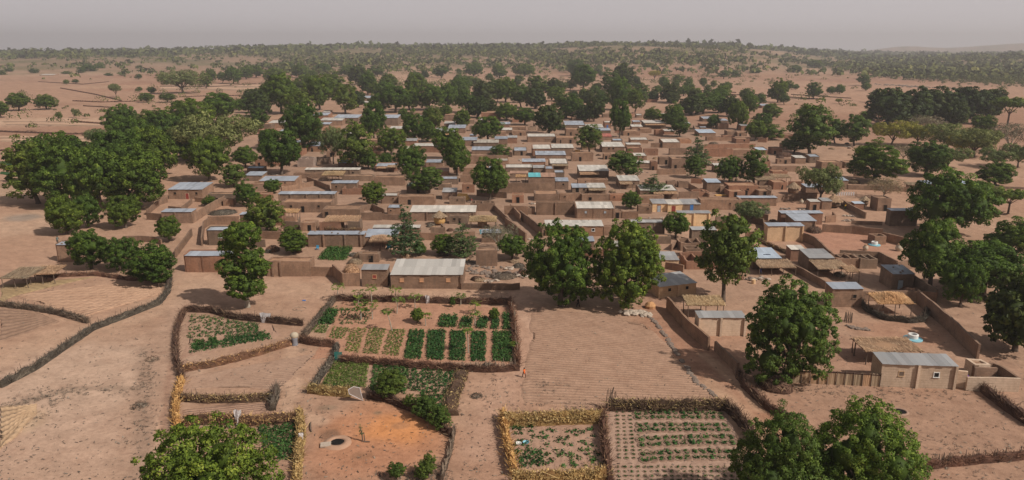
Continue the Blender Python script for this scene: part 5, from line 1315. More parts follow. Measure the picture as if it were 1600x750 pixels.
for q in [((0, 262), (40, 268), (70, 262)), ((0, 236), (60, 240), (120, 240)), ((0, 206), (110, 210), (240, 208)), ((112, 190), (150, 193), (190, 196)), ((95, 138), (150, 148), (190, 158)), ((114, 158), (160, 160), (240, 158)), ((250, 135), (330, 136), (400, 131)),
          ((60, 128), (130, 132), (170, 128)), ((380, 150), (330, 150), (280, 152)), ((1180, 148), (1230, 152), (1290, 156)), ((870, 124), (910, 126), (960, 128)), ((640, 131), (700, 132), (745, 131)), ((1100, 146), (1180, 150), (1190, 146)), ((1330, 182), (1360, 186), (1380, 196)), ((1040, 138), (1100, 142), (1150, 145))]:
    bf(list(q), 1.2, 2.2, 'red', 'low dark field hedge crossing the plain', 6, cat='hedge')

# woven stick panel fence by the cream house: pale posts and vertical sticks
def stick_fence():
    A = G(1238, 598); B = G(1374, 604); d = B - A; L_ = d.length
    r = empty('stick_fence', A, math.atan2(d.y, d.x))
    n = int(L_ / 1.15)
    for i in range(n):
        mb = MB(); x0 = L_ * i / n; x1 = L_ * (i + 1) / n - 0.06; m = 9
        for j in range(m):
            x = x0 + (x1 - x0) * j / m
            hh = 1.75 + rnd.uniform(-.12, .18)
            mb.add([(x, -.03, 0), (x + (x1-x0)/m*0.9, -.03, 0), (x + (x1-x0)/m*0.9 + rnd.uniform(-.03, .03), -.05, hh), (x + rnd.uniform(-.03, .03), -.05, hh),
                    (x, .04, 0), (x + (x1-x0)/m*0.9, .04, 0), (x + (x1-x0)/m*0.9, .04, hh), (x, .04, hh)], [(0,1,2,3),(5,4,7,6),(3,2,6,7),(4,0,3,7),(1,5,6,2)], 0, rnd.uniform(0.3, 1))
        mb.build('panel', THATCH, r)
        b = MB(); b.tube([(x1 + .03, -.09, -.2), (x1 + rnd.uniform(-.05, .12), -.12, 1.95 + rnd.uniform(-.1, .2))], [0.07, 0.045], 5); b.build('post', WOOD, r)
    mb = MB(); mb.tube([(0, 0, 1.72), (L_ * .5, 0, 1.86), (L_, 0, 1.7)], [.10, .12, .10], 6, t=.1); mb.build('top_roll', STRAWMAT['red'], r)
    reg(r, 'pale upright stick fence joining the dark egg-shaped tree to the cream house', 'fence', None, 1305, 592, 'fence')
stick_fence()

# ---------------------------------------------------------------- crops
def cloud_plants(pos, kind, rs, n_leaf, rad_, hgt, ls):
    m = len(pos)
    d = unit(rs.normal(size=(m, n_leaf, 3)) + np.array([0, 0, .4])); d[..., 2] = np.abs(d[..., 2])
    q = pos[:, None, :] + d * np.array([1, 1, 1]) * (rs.uniform(0.3, 1, (m, n_leaf, 1)) * rad_) * np.array([1, 1, hgt / rad_])
    q = q.reshape(-1, 3); dn = d.reshape(-1, 3)
    fn = unit(dn * .6 + rs.normal(scale=.5, size=dn.shape) + np.array([0, 0, .5]))
    V = leaf_quads(q, fn, ls, rs, 1.4)
    t = np.clip(np.repeat(rs.uniform(.2, .8, m), n_leaf) + rs.normal(scale=.15, size=m * n_leaf), 0, 1)
    return V, np.repeat(unit(dn * .6 + fn * .6), 4, 0), np.repeat(t, 4)
def bed(quad, kind, look, sp=0.45, r_=0.32, h=0.5, ls=0.16, nl=14, miss=0.05, rows=0, name='vegetable_bed', jit=0.25):
    a, b, c, d = [G(*q) for q in quad]
    wdt = ((b - a).length + (c - d).length) / 2; ln = ((d - a).length + (c - b).length) / 2
    nu = max(1, int(wdt / (sp if not rows else wdt / rows))); nv = max(1, int(ln / sp))
    r_ *= 1.25; ls *= 1.15; miss *= .6; jit *= 1.4
    rs = np.random.RandomState(rnd.randrange(10 ** 6))
    S, T2 = np.meshgrid((np.arange(nu) + .5) / nu, (np.arange(nv) + .5) / nv, indexing='ij')
    S = (S + rs.uniform(-jit, jit, S.shape) / nu).ravel(); T2 = (T2 + rs.uniform(-jit, jit, T2.shape) / nv).ravel()
    keep = rs.uniform(size=S.size) > miss; S, T2 = S[keep], T2[keep]
    pos = np.stack([((1-S)*(1-T2)*a[i] + S*(1-T2)*b[i] + S*T2*c[i] + (1-S)*T2*d[i]) for i in (0, 1)] + [np.full(S.size, 0.03)], -1)
    o0 = (a + b + c + d) / 4; o0.z = 0
    pos -= np.array([o0.x, o0.y, 0])
    V, Nn, T_ = cloud_plants(pos, kind, rs, nl, r_, h, ls)
    o = link(name, new_mesh(name, V, np.arange(len(V)).reshape(-1, 4), LEAF[kind], smooth_=True, normals=Nn, tint=T_), None, o0)
    mx_ = sum(q[0] for q in quad) / 4; my_ = sum(q[1] for q in quad) / 4
    reg(o, look, 'vegetable bed', 'vegetable beds', mx_, my_, 'bed')
    if sp > .55 or miss > .025: o['kind'] = 'stuff'
    return o
beds = [((631, 561), (656, 562), (664, 517), (640, 517)), ((667, 562), (692, 563), (696, 517), (669, 517)), ((701, 563), (726, 564), (727, 518), (704, 518)), ((735, 564), (758, 565), (760, 519), (737, 519)), ((769, 565), (800, 566), (800, 519), (771, 519))]
bn = ['first', 'second', 'third', 'fourth', 'rightmost']
for q, n_ in zip(beds, bn):
    a, b, c, d = q
    m1 = ((a[0] + b[0]) / 2, a[1]); m2 = ((c[0] + d[0]) / 2, d[1])
    bed(q, 'V', f'dense dark green bed, {n_} from left in the front row of the papaya garden', .42, .34, .62, .19, 17, .02, jit=.2)
for i, q in enumerate([((684, 512), (712, 512), (716, 495), (690, 494)), ((717, 513), (735, 513), (740, 497), (722, 496)), ((743, 514), (760, 514), (763, 498), (747, 498)), ((768, 515), (778, 515), (780, 498), (770, 498)), ((786, 515), (797, 515), (797, 491), (784, 491))]):
    bed(q, 'V', f'tall bushy dark green bed, {bn[i]} from left in the second row of the papaya garden', .5, .45, .85, .22, 20, .02)
for i, q in enumerate([((539, 549), (559, 551), (573, 513), (546, 513)), ((567, 552), (591, 554), (604, 513), (577, 513)), ((597, 554), (622, 557), (634, 515), (610, 514)), ((514, 528), (535, 530), (546, 513), (522, 511))]):
    bed(q, 'U', ['pale green bed left of centre in the papaya garden', 'middle pale green bed in the papaya garden', 'pale yellow-green bed beside the dark green ones', 'small pale green bed at the left of the papaya garden'][i], .36, .22, .28, .13, 9, .12, jit=.4)
bed(((493, 507), (520, 507), (528, 485), (505, 484)), 'V', 'bushy green patch by the loose twig fence', .5, .5, .9, .22, 20, .0)
bed(((528, 507), (572, 508), (585, 486), (532, 486)), 'V', 'patch of thin green rows below the leafy papayas', .7, .24, .35, .15, 10, .25, rows=9)
bed(((482, 520), (508, 521), (514, 509), (492, 509)), 'U', 'small low green plot at the leftmost corner of the papaya garden', .36, .25, .3, .14, 9, .1)
bed(((528, 486), (575, 487), (590, 483), (530, 483)), 'V', 'dark strip of crops behind the thin green rows', .5, .3, .5, .18, 12, .1)
for i in range(13):
    x = 536 + i * 16.5
    bed(((x - 6, 483), (x + 1, 483), (x + 9, 472), (x + 4, 472)), 'U', 'narrow half-empty furrow bed at the back of the papaya garden', .7, .16, .15, .10, 5, .45)
bed(((503, 602), (570, 606), (576, 570), (522, 566)), 'U', 'feathery pale green crop behind the white-rimmed gate panel', .34, .3, .45, .14, 12, .04)
bed(((579, 610), (634, 615), (640, 573), (583, 570)), 'V', 'dark leafy crop around the round bush in the second garden', .45, .34, .5, .18, 14, .04)
bed(((636, 610), (706, 616), (716, 582), (642, 576)), 'V', 'dark green crop with bare gaps in the second garden', .5, .32, .45, .18, 13, .18)
bed(((655, 640), (700, 650), (708, 620), (655, 612)), 'V', 'dark green corner of crops behind the slanting bushes', .5, .36, .5, .19, 14, .08)
bed(((294, 552), (424, 530), (418, 522), (300, 538)), 'V', 'dotted dark green row along the front of the left garden', .6, .5, .45, .19, 18, .1)
bed(((302, 546), (318, 545), (318, 531), (304, 531)), 'V', 'small square dense bed in the left garden', .42, .32, .45, .18, 14, .02)
bed(((325, 542), (340, 540), (338, 527), (326, 528)), 'V', 'second small square bed in the left garden, right of its twin', .42, .32, .45, .18, 14, .02)
bed(((292, 530), (406, 518), (404, 506), (296, 492)), 'V', 'wide patch of scattered small green plants in the left garden', 0.72, .36, .38, .17, 14, .15)
bed(((350, 534), (420, 524), (414, 518), (350, 525)), 'V', 'dense green strip toward the white bundle', .5, .4, .45, .18, 15, .05)
bed(((294, 504), (350, 503), (345, 494), (296, 490)), 'U', 'thin young rows at the back of the left garden', .8, .25, .25, .13, 9, .2)
bed(((416, 718), (462, 720), (463, 662), (404, 668)), 'V', 'dense dark green patch behind the golden fence by the well', .45, .36, .5, .19, 15, .06)
bed(((299, 668), (400, 676), (400, 668), (300, 664)), 'V', 'green strip just above the big bottom tree', .6, .35, .45, .18, 12, .15)
bed(((793, 671), (836, 670), (836, 664), (793, 665)), 'V', 'dense dark strip under the golden fence in the bottom middle garden', .4, .3, .4, .17, 12, .02)
bed(((799, 733), (854, 730), (850, 703), (802, 704)), 'V', 'bushy dark patch in the near left of the bottom middle garden', .55, .45, .5, .2, 16, .1)
bed(((800, 700), (938, 697), (936, 667), (796, 672)), 'V', 'loose rows of small plants in the bottom middle garden', .95, .42, .36, .19, 16, .2, jit=.4)
bed(((856, 730), (940, 728), (939, 703), (854, 704)), 'V', 'scattered clumps in the near right of the bottom middle garden', .85, .45, .4, .2, 16, .3, jit=.45)
bed(((497, 406), (540, 407), (550, 388), (512, 387)), 'V', 'thick green creeper patch between the long low house and straw heaps', .6, .55, .8, .24, 18, .02)
bed(((500, 606), (545, 612), (548, 606), (505, 600)), 'V', 'green leaves spilling over the yellow stalk fence', .5, .35, .5, .18, 12, .2)
for i, (x, y, w, h) in enumerate([(610, 622, 50, 44), (663, 652, 44, 34), (688, 668, 40, 34), (640, 640, 22, 18), (1000 - 330, 744, 26, 34), (752 - 90, 748, 30, 12), (620, 750, 30, 12), (707, 480, 10, 9)]):
    T(x, y, w, h, 'N', ['round green bush in the gap of the second garden fence', 'green bush leaning over the dark brush fence', 'rightmost green bush on the slanting brush fence', 'small vine bush on the slanting fence', 'young leafy shrub at the bottom by the leaning stakes', None, None, None][i])

# planting pits in the gridded plot, each with its own plant
pp_protos = []
for i in range(4):
    rs = np.random.RandomState(400 + i)
    V, Nn, T_ = cloud_plants(np.array([[0.22, 0.05, .04], [-.22, -.05, .04], [0.02, .12, .04]]), 'V', rs, 9, .26, .34, .17)
    V = V.tolist(); T_ = T_.tolist(); Fq = np.arange(len(V)).reshape(-1, 4).tolist()
    pp_protos.append(new_mesh('crop_plant', V, Fq, LEAF['V'], smooth_=True, normals=Nn, tint=T_))
pit = MB(); pit.lathe([(0.62, 0.0), (0.56, 0.09), (0.46, 0.10), (0.32, 0.025), (0.0, 0.022)], 10, jit=.06)
PIT = pit.mesh('pit_rim', mat_plain('damp_earth', (0.24, 0.15, 0.105), 1.0, .25, 5), True)
npl = 0
ON = ['first', 'second', 'third', 'fourth', 'fifth', 'sixth', 'seventh', 'eighth', 'ninth', 'tenth', 'eleventh', 'twelfth', 'thirteenth', 'fourteenth', 'fifteenth', 'sixteenth', 'seventeenth', 'eighteenth', 'nineteenth']
def plant(px, py, s, lab):
    global npl
    if npl >= 296: return
    g = G(px, py)
    o = link('crop_plant', pp_protos[npl % 4], None, g, rnd.uniform(0, 6.28)); o.scale = (s, s, s * rnd.uniform(.8, 1.2))
    tag(o, lab, 'crop plant', 'plants of the gridded plot')
    p = link('pit_rim', PIT, o, Vector((0, 0, 0)))
    npl += 1
for r_, y in enumerate([646, 652.5, 664.5, 672, 685, 694, 708, 717]):
    n = 12
    xs0 = 996 + (y - 646) * 0.16; xs1 = 1124 + (y - 646) * 0.42
    for i in range(n):
        x = xs0 + (xs1 - xs0) * i / (n - 1)
        yy = y - 0.000 + 2.5 * ((i / n - .5) ** 2) * 4 * (1 if r_ > 3 else .4) - (i / n) * (r_ > 3) * 3
        plant(x + rnd.uniform(-.8, .8), yy, rnd.uniform(1.0, 1.35), f'leafy plant, {ON[i]} from left in the {ON[r_]} long row of the gridded plot')
for j in range(13):
    y = 644 + j * 6.0
    for i in range(4 if j < 9 else 5):
        plant(964 + i * (9.8 + j * .12) + j * .3, y, rnd.uniform(.42, .62), f'tiny plant, {ON[i]} from left in {ON[j]} short row at the left of the gridded plot')
for j, y in enumerate([730, 737, 744, 751, 758]):
    for i in range(19):
        if npl < 296: plant(955 + i * 10.4 + j * .5, y, rnd.uniform(.4, .6), f'tiny pit plant, {ON[i]} from left in the {ON[j]} shaded row by the bottom edge')
bed(((949, 735), (951, 735), (946, 650), (944, 650)), 'V', 'single green row along the foot of the red-brown dividing fence', .6, .25, .35, .15, 10, .1, rows=1)

# papaya trees
def papaya(px, yb, cy, cx=None, r=1.1):
    g = G(px, yb); s = ppm(g); dep = math.atan2(CAMZ, g.y)
    hh = max(1.2, (yb - cy) / s / math.cos(dep)); dx = ((cx or px) - px) / s
    root = empty('papaya_tree', g)
    mb = MB(); mb.tube([(0, 0, -.2), (dx * .4, 0, hh * .5), (dx, 0, hh)], [.11, .085, .06], 6); mb.build('trunk', BARKP, root)
    rs = np.random.RandomState(int(px * 7 + yb)); V = []; Nn = []; T_ = []
    for k in range(15):
        a = k * 2.4; el_ = rs.uniform(-.25, .75); L_ = r * rs.uniform(.7, 1.05)
        d = np.array([math.cos(a) * math.cos(el_), math.sin(a) * math.cos(el_), math.sin(el_)])
        tip = np.array([dx, 0, hh]) + d * L_ - np.array([0, 0, .12])
        q = tip + rs.normal(scale=.20, size=(7, 3)) * np.array([1, 1, .4])
        V.append(leaf_quads(q, unit(np.array([0, 0, 1.0]) + d * .4 + rs.normal(scale=.25, size=(7, 3))), .26, rs, 1.7)); Nn.append(np.tile(unit(np.array([[0, 0, 1.0]]) + d * .5), (28, 1))); T_ += [rs.uniform(.5, 1)] * 28
    V = np.concatenate(V)
    link('crown', new_mesh('crown', V, np.arange(len(V)).reshape(-1, 4), LEAF['U'] if rs.rand() < .0 else LEAF['N'], smooth_=True, normals=np.concatenate(Nn), tint=T_), root)
    reg(root, 'slender pale-trunked papaya tree with a leaf rosette', 'tree', 'papaya trees', px, (yb + cy) / 2, 'tree')
for a in [(564, 500, 473), (564, 500, 481, 566, .9), (582, 499, 475), (620, 490, 469, 623), (613, 517, 487, 605, .8), (649, 482, 463, 648), (665, 509, 492, 665, .9), (742, 509, 489, 743, .9), (742, 492, 474, 743, .8), (732, 552, 516, 731, .6),
          (528, 470, 448, 529), (560, 477, 458, 561), (581, 476, 450, 581), (619, 474, 453, 619), (720, 476, 461, 720, .9), (800, 548, 541, 803, .5)]:
    papaya(*a)
T(652, 504, 22, 22, 'M', 'low bushy fruit tree among the papayas')
T(772, 500, 18, 12, 'M', 'small round bush above the second row of dense beds')

# ---------------------------------------------------------------- shelters, straw, granaries
def shelter(px0, px1, yb, h, dp, look, mound=0.0, hay=False, tilt=0.0, slope=0.12, rz=0.0, posts=True, mat=None, nper=30):
    A = G(px0, yb); B = G(px1, yb); wd = (B - A).length
    root = empty('straw_shelter', A, rz)
    V, Fq, T_ = straw_roof(wd, dp, h, slope * dp, nper, 0, 0, mound)
    link('straw_roof', new_mesh('straw_roof', V, Fq, HAY if hay else THATCH, tint=T_), root)
    nx = max(2, int(wd / 2.4) + 1)
    for i in range(nx):
        for j in (0, 1):
            b = MB(); x = wd * (0.04 + 0.92 * i / (nx - 1)); y = dp * (.05 + .9 * j)
            z = h + slope * y
            b.tube([(x + rnd.uniform(-.2, .2), y + rnd.uniform(-.15, .15), -.2), (x + rnd.uniform(-.05, .05), y, z * .55), (x, y, z + .05)], [.10, .075, .06], 5)
            b.build('post', WOOD, root)
    for j in (0, 1):
        b = MB(); y = dp * (.05 + .9 * j); z = h + slope * y - .03
        b.tube([(-.3, y, z), (wd * .5, y, z - .05), (wd + .3, y, z)], [.06, .07, .05], 5); b.build('beam', WOOD, root)
    reg(root, look, 'shelter', 'straw shelters', (px0 + px1) / 2, yb - 8, 'shelter')
    return root
shelter(2, 44, 452, 2.1, 6.5, 'open straw-roofed shelter on crooked posts at the left field corner', slope=.05)
shelter(46, 84, 446, 2.1, 5.5, 'right half of the long straw shelter in the left field', slope=.03, rz=.12)
shelter(1370, 1426, 494, 2.2, 4.2, 'shelter heaped with golden hay inside the stick pen', .9, True)
shelter(1350, 1440, 571, 2.1, 5.0, 'wide sagging straw awning behind the cream house', -.35, slope=.03)
shelter(1072, 1132, 500, 2.6, 3.6, 'yellow straw mat awning behind the grey-roofed house by the lane', 0, True)
shelter(733, 776, 358, 1.9, 4.0, 'low shelter with a golden straw heap beside the lane', .7, True)
shelter(506, 560, 360, 2.2, 4.5, 'rough shelter over the woven pen', .3)
shelter(503, 536, 284, 2.2, 5.0, 'thatched shelter behind the windowed blue-grey house', .4, True)
shelter(577, 612, 392, 2.0, 4.0, 'dark shelter under a straw heap beside the green creeper patch', .7)
shelter(1107, 1127, 260, 2.2, 4.0, 'small mud-coloured porch shelter near the tiered tree'); shelter(1182, 1212, 292, 2.2, 4.5, 'low straw porch left of the mud granaries')
shelter(438, 466, 344, 2.0, 3.0, 'orange straw awning beside the flat mud house', 0, True); shelter(806, 822, 286, 2.0, 3.0, 'small straw porch left of the turquoise and rust roof', 0, True)
shelter(1207, 1236, 288, 2.2, 4.5, 'straw porch behind the left mud granary'); shelter(1418, 1440, 300, 2.2, 3.0, 'stick shelter near the long light-blue roof')
shelter(1322, 1342, 442, 2.2, 3.0, 'bare pole rack in the yard of the silvery-roofed house'); shelter(1018, 1030, 330, 1.6, 2.0, 'orange straw mat beside the pair of yellow houses', 0, True)
shelter(605, 622, 270, 2.0, 3.0, 'small straw porch among central houses')
def heap(px, py, r, h, mat, look, n=500, cat='heap', name='straw_heap', L_=.7, wd_=.03):
    flat_ = h < .5
    g = G(px, py); rs = np.random.RandomState(int(px + py)); iv, jf = ico()
    core = iv * (np.array([r * .9, r * .75, h * .9]) if not flat_ else np.array([.1, .1, .05])) * (1 + rs.normal(scale=.08, size=(len(iv), 1))); core[:, 2] = np.maximum(core[:, 2], -.1)
    d = unit(rs.normal(size=(n, 3))); d[:, 2] = np.abs(d[:, 2]); p = d * np.array([r, r * .85, h]) * rs.uniform(.8, 1.02, (n, 1))
    ax = unit(np.cross(d, rs.normal(size=(n, 3)))) * L_ * .5; sd = unit(np.cross(ax, d)) * wd_
    Q = np.stack([p - ax - sd, p - ax + sd, p + ax + sd, p + ax - sd], 1).reshape(-1, 3); Q[:, 2] = np.maximum(Q[:, 2], 0.01)
    V = np.concatenate([core, Q]); Fq = jf.tolist() + (np.arange(4 * n).reshape(-1, 4) + len(core)).tolist()
    T_ = np.concatenate([np.full(len(core), .2), np.repeat(rs.uniform(0, 1, n), 4)])
    o = link(name, new_mesh(name, V, Fq, mat, tint=T_), None, g, rnd.uniform(0, 3))
    reg(o, look, cat, None, px, py, cat)
heap(566, 404, 2.2, 1.6, THATCH, 'straw heap at the right end of the creeper patch'); heap(555, 412, 1.8, 1.2, THATCH, 'loose straw heap on the mud wall behind the small square house')
heap(549, 426, 2.2, 2.0, THATCH, 'rounded straw-topped mud heap left of the small square house')
heap(1272, 362, 2.4, 1.5, STRAWMAT['red'], 'round pile of brown branches beside the grey metal door house'); heap(1330, 286, 3.2, 1.6, STRAWMAT['mixed'], 'big brush pile under the dark mango near the light-blue roofs')
heap(850, 238, 2.0, 1.2, STRAWMAT['grey'], 'branch pile near the cream roofs'); heap(1115, 226, 3.0, 1.5, STRAWMAT['grey'], 'grey branch pile on the compound beyond the tiered tree')
heap(349, 333, 4.2, .9, STRAWMAT['grey'], 'wide spread of firewood behind the mud wall at left', 900); heap(1325, 322, 2.0, 1.3, STRAWMAT['grey'], 'firewood pile beside the small pale-roofed hut')
heap(1192, 332, 2.4, 1.2, STRAWMAT['grey'], 'stone and branch pile behind the long tan house'); heap(786, 432, 3.2, .5, STRAWMAT['grey'], 'low scatter of firewood right of the mud tower house', 500)
heap(745, 437, 1.3, .6, STRAWMAT['red'], 'small heap of reddish twigs beside the long pale-roofed house'); heap(1160, 330, 2.6, .9, STRAWMAT['red'], 'brown brush heap behind the high yellow wall')
heap(1210, 605, 2.6, 1.8, STRAWMAT['red'], 'dark mound of brush at the foot of the egg-shaped tree', 700); heap(1226, 244, 4.5, 2.0, STRAWMAT['red'], 'dark brush stack under the tall tree on the plain', 500)
heap(1423, 460, 2.3, 1.6, STRAWMAT['red'], 'brown straw stack against the dark-walled house'); heap(745, 620, .9, .35, STRAWMAT['grey'], 'small bunch of dry sticks right of the second garden', 80)
heap(765, 575, 1.6, .7, STRAWMAT['grey'], 'loose branches at the corner of the papaya garden', 120); heap(238, 562, 1.2, .35, STRAWMAT['grey'], 'dry thorn branch beside the track', 70); heap(218, 635, 1.2, .4, STRAWMAT['grey'], 'small thorn bush heap at the fence line', 70)
heap(1515, 598, 1.3, .9, HAY, 'small straw pile beside the purple-clad person', 200); heap(426, 392, 2.0, 1.3, STRAWMAT['red'], 'dark brush heap under the round tree beside the long low house')
heap(1500, 402, 2.0, 1.2, STRAWMAT['grey'], 'brush pile at the far right yard'); heap(240, 338, 1.5, .8, STRAWMAT['red'], 'dark brush pile by the left wall')
heap(1410, 268, 2.4, 1.6, HAY, 'tan straw mound beside the paired mangoes')
def granary(px, yb, r, h, look, mat, legs=True):
    g = G(px, yb); root = empty('granary', g)
    b = MB(); b.lathe([(r * .75, .35), (r, h * .35), (r * 1.02, h * .6), (r * .9, h)], 14, jit=.02); b.build('body', mat, root, smooth_=True)
    rs = np.random.RandomState(int(px)); n = 420; a = rs.uniform(0, 6.28, n); u = rs.uniform(0, 1, n); R_ = r * 1.35
    p0 = np.stack([np.cos(a) * R_ * u, np.sin(a) * R_ * u, h + (1 - u) * r * 1.05], -1); ds = unit(np.stack([np.cos(a), np.sin(a), -np.full(n, .78)], -1))
    p1 = p0 + ds * .45; sd = unit(np.cross(ds, [0, 0, 1.0])) * .06; up = np.array([0, 0, .05])
    Q = np.stack([p0 - sd + up, p0 + sd + up, p1 + sd + up, p1 - sd + up], 1).reshape(-1, 3)
    m = MB(); m.lathe([(R_, h - .05), (R_ * .98, h + .03), (R_ * .5, h + r * .52), (0.04, h + r * 1.05)], 14); V = m.v + Q.tolist(); Fq = list(m.f) + (np.arange(4 * n).reshape(-1, 4) + len(m.v)).tolist()
    link('thatch_cone', new_mesh('thatch_cone', V, Fq, THATCH, tint=[.3] * len(m.v) + np.repeat(rs.uniform(0, 1, n), 4).tolist()), root)
    for i in range(4):
        b = MB(); x, y = math.cos(i * PI / 2 + .7) * r * .6, math.sin(i * PI / 2 + .7) * r * .6; b.tube([(x, y, -.1), (x, y, .45)], [.12, .12], 5); b.build('leg', WOOD, root)
    reg(root, look, 'granary', 'granaries', px, yb - 8, 'granary')
granary(687, 351, 1.5, 2.3, 'yellow wicker granary with a conical thatched cap', MAT_WICKER)
granary(1239, 303, 1.7, 2.2, 'grey mud granary with cone thatch, left one beneath the pale acacia', MUD_GREY); granary(1302, 324, 1.9, 2.0, 'wide mud granary with cone thatch beside the coloured cloths', MUD_GREY); granary(1350, 322, 1.1, 2.0, 'small narrow thatched granary right of the firewood pile', MUD_GREY)

# ---------------------------------------------------------------- wells, stones, bits and pieces
def painted_well(px, py, look, r=1.45):
    g = G(px, py); root = empty('well', g)
    b = MB(); b.lathe([(r, 0), (r, .16), (r * .97, .2), (r * .6, .24)], 28); b.lathe([(r*.6, .24), (r*.2, .24)], 28); b.build('apron', BLUEW, root)
    b = MB(); b.lathe([(r * .52, .2), (r * .54, .85), (r * .48, .9), (r * .38, .9), (r * .36, .3), (0.01, .28)], 24); b.build('curb', WHITE, root)
    b = MB(); b.lathe([(r * .359, .35), (0.0, .34)], 16); b.build('shaft_shade', DARK, root)  # black disc painted as the shade down the well
    reg(root, look, 'well', None, px, py, 'well')
painted_well(1426, 530, 'round well with pale blue apron and white curb behind the cream house'); painted_well(1366, 383, 'round well with pale blue apron in the reddish yard', 1.35)
g = G(527, 692); root = empty('well', g)
b = MB(); b.lathe([(1.75, -.05), (1.6, .12), (1.2, .22), (.85, .20), (.80, -.3)], 20, jit=.05); b.build('curb', mat_plain('packed_clay', (.40, .24, .16), .95, .15), root, smooth_=True)
b = MB(); b.lathe([(.82, .10), (0, .09)], 16); b.build('shaft_shade', DARK, root)  # black disc stands in for shade inside the clay rim
b = MB(); b.box(-1.9, -.7, -.9, .05, .1, .26); o = b.build('slab', PALESTONE, root, rz=.2)
reg(root, 'hand-dug well with a low clay rim on the orange earth', 'well', None, 527, 690)
g = G(1406, 643); root = empty('well', g)
b = MB(); b.lathe([(1.15, -.05), (.95, .10), (.78, .08), (.7, -.3)], 20, jit=.05); b.build('curb', mat_plain('earth_rim', (.33, .21, .15), .95, .15), root, smooth_=True)
b = MB(); b.lathe([(.76, .035), (0, .03)], 16); b.build('shaft_shade', DARK, root)  # shade in the pit put in as a black disc
reg(root, 'open round pit in the bare yard below the cream house', 'well', None, 1406, 643)
def stones_thing(name, look, pts, n, s0, s1, spread, mats, pile=0.0, cat='stones'):
    P = [G(*p) for p in pts]; root = empty(name, P[0])
    Ls = [(b - a).length for a, b in zip(P[:-1], P[1:])]
    for i in range(n):
        j = rnd.choices(range(len(Ls)), Ls)[0]; q = P[j].lerp(P[j + 1], rnd.random()) - P[0]
        o = link('stone', rnd.choice(mats), root, Vector((q.x + rnd.gauss(0, spread), q.y + rnd.gauss(0, spread), rnd.uniform(0, pile) + .05)), rnd.uniform(0, 6)); s = rnd.uniform(s0, s1); o.scale = (s, s, s * .8)
    reg(root, look, cat, None, sum(p[0] for p in pts) / len(pts), sum(p[1] for p in pts) / len(pts), 'stones')
PST = []
for i in range(4):
    rs_ = np.random.RandomState(50 + i); iv, jf = ico(); PST.append(new_mesh('stone', iv * (1 + rs_.normal(scale=.13, size=(len(iv), 1))) * np.array([.5, .38, .3]), jf, PALESTONE))
stones_thing('stone_border', 'curving border of dark stones between the square field and the lane', [(1006, 488), (1020, 500), (1036, 520), (1056, 550), (1076, 580), (1092, 602), (1104, 607), (1116, 620)], 120, .5, .95, .14, STONES)
stones_thing('stone_heap', 'heap of pale stones at the upper right corner of the square field', [(976, 490), (992, 491), (1012, 493)], 70, .6, 1.3, .55, PST, .3)
stones_thing('brick_pile', 'patch of dark bricks laid out in the yard by the egg-shaped tree', [(1327, 511), (1340, 514), (1356, 516)], 60, .5, .7, .25, STONES, .1)
stones_thing('rubble', 'stone rubble along the back of the two yellow houses yard', [(1000, 345), (1030, 344), (1055, 344)], 60, .6, 1.4, .8, PST + STONES, .4)
stones_thing('rubble', 'rubble strip above the unroofed rooms', [(1118, 352), (1140, 356), (1160, 352)], 70, .6, 1.4, 1.0, PST + STONES, .3)
stones_thing('rubble', 'scattered stones in front of the square mud tower house', [(740, 424), (770, 428), (810, 430)], 60, .5, 1.2, 1.2, STONES, .1)
stones_thing('rubble', 'scattered stones along the bottom right of the two large pale roofs', [(700, 408), (735, 412), (760, 420)], 40, .5, 1.2, 1.0, STONES, .1)
stones_thing('rubble', 'line of rocks across the plain before the right woodland', [(1380, 132), (1430, 136), (1490, 138)], 90, 2, 5, 8, STONES, 0)
def simple(name, look, cat, px, py, build, mat, rz=0):
    g = G(px, py); b = MB(); build(b); o = b.build(name, mat, None, g, rz); reg(o, look, cat, None, px, py); return o
def basin(b): b.lathe([(.22, 0), (.38, .22), (.40, .24), (.34, .22), (.2, .05), (0, .04)], 16)
simple('basin', 'white enamel basin among plants in the bottom middle garden', 'basin', 810, 695, basin, WHITE)
simple('basin', 'small blue and white basin right of the white one', 'basin', 822, 693, basin, BLUEW)
simple('sheet', 'teal green sheet standing at the corner of the second garden', 'sheet', 529, 565, lambda b: [b.box(-.55 + i * .16, -.41 + i * .16, -.03 + .02 * (i % 2), .03 + .02 * (i % 2), 0, 1.55 + .05 * math.sin(i)) for i in range(7)], TEAL, .2)
def cloth(w, h, wave=.12):
    def f(b):
        n = 7; V = []
        for i in range(n):
            for j in range(n):
                u, v = i / (n-1), j / (n-1)
                V.append((w * (u - .5) * (1 - .3 * v), wave * math.sin(u * 7 + v * 3) - .1 * v, h * (1 - v) + .08 * math.sin(u * 4)))
        b.add(V, [(i*n+j, (i+1)*n+j, (i+1)*n+j+1, i*n+j+1) for i in range(n-1) for j in range(n-1)])
        b.add([(x, y + .03, z) for x, y, z in V], [(i*n+j, i*n+j+1, (i+1)*n+j+1, (i+1)*n+j) for i in range(n-1) for j in range(n-1)])
    return f
simple('cloth', 'pale grey cloth hung over the back fence of the left garden', 'cloth', 415, 504, cloth(1.9, 1.7), CLOTH)
simple('cloth', 'small white cloth caught on the fence behind the papaya trees', 'cloth', 668, 474, cloth(.8, 1.5), CLOTH)
simple('cloth', 'pale sheet lying over the fence above the big bottom tree', 'cloth', 373, 664, cloth(.9, 2.0, .2), CLOTH, .4)
simple('sack', 'long pale sack hung on the golden fence by the well', 'sack', 472, 695, cloth(.8, 1.5, .2), CLOTH, 1.2)
g = G(556, 628); root = empty('leaning_gate', g, .35)
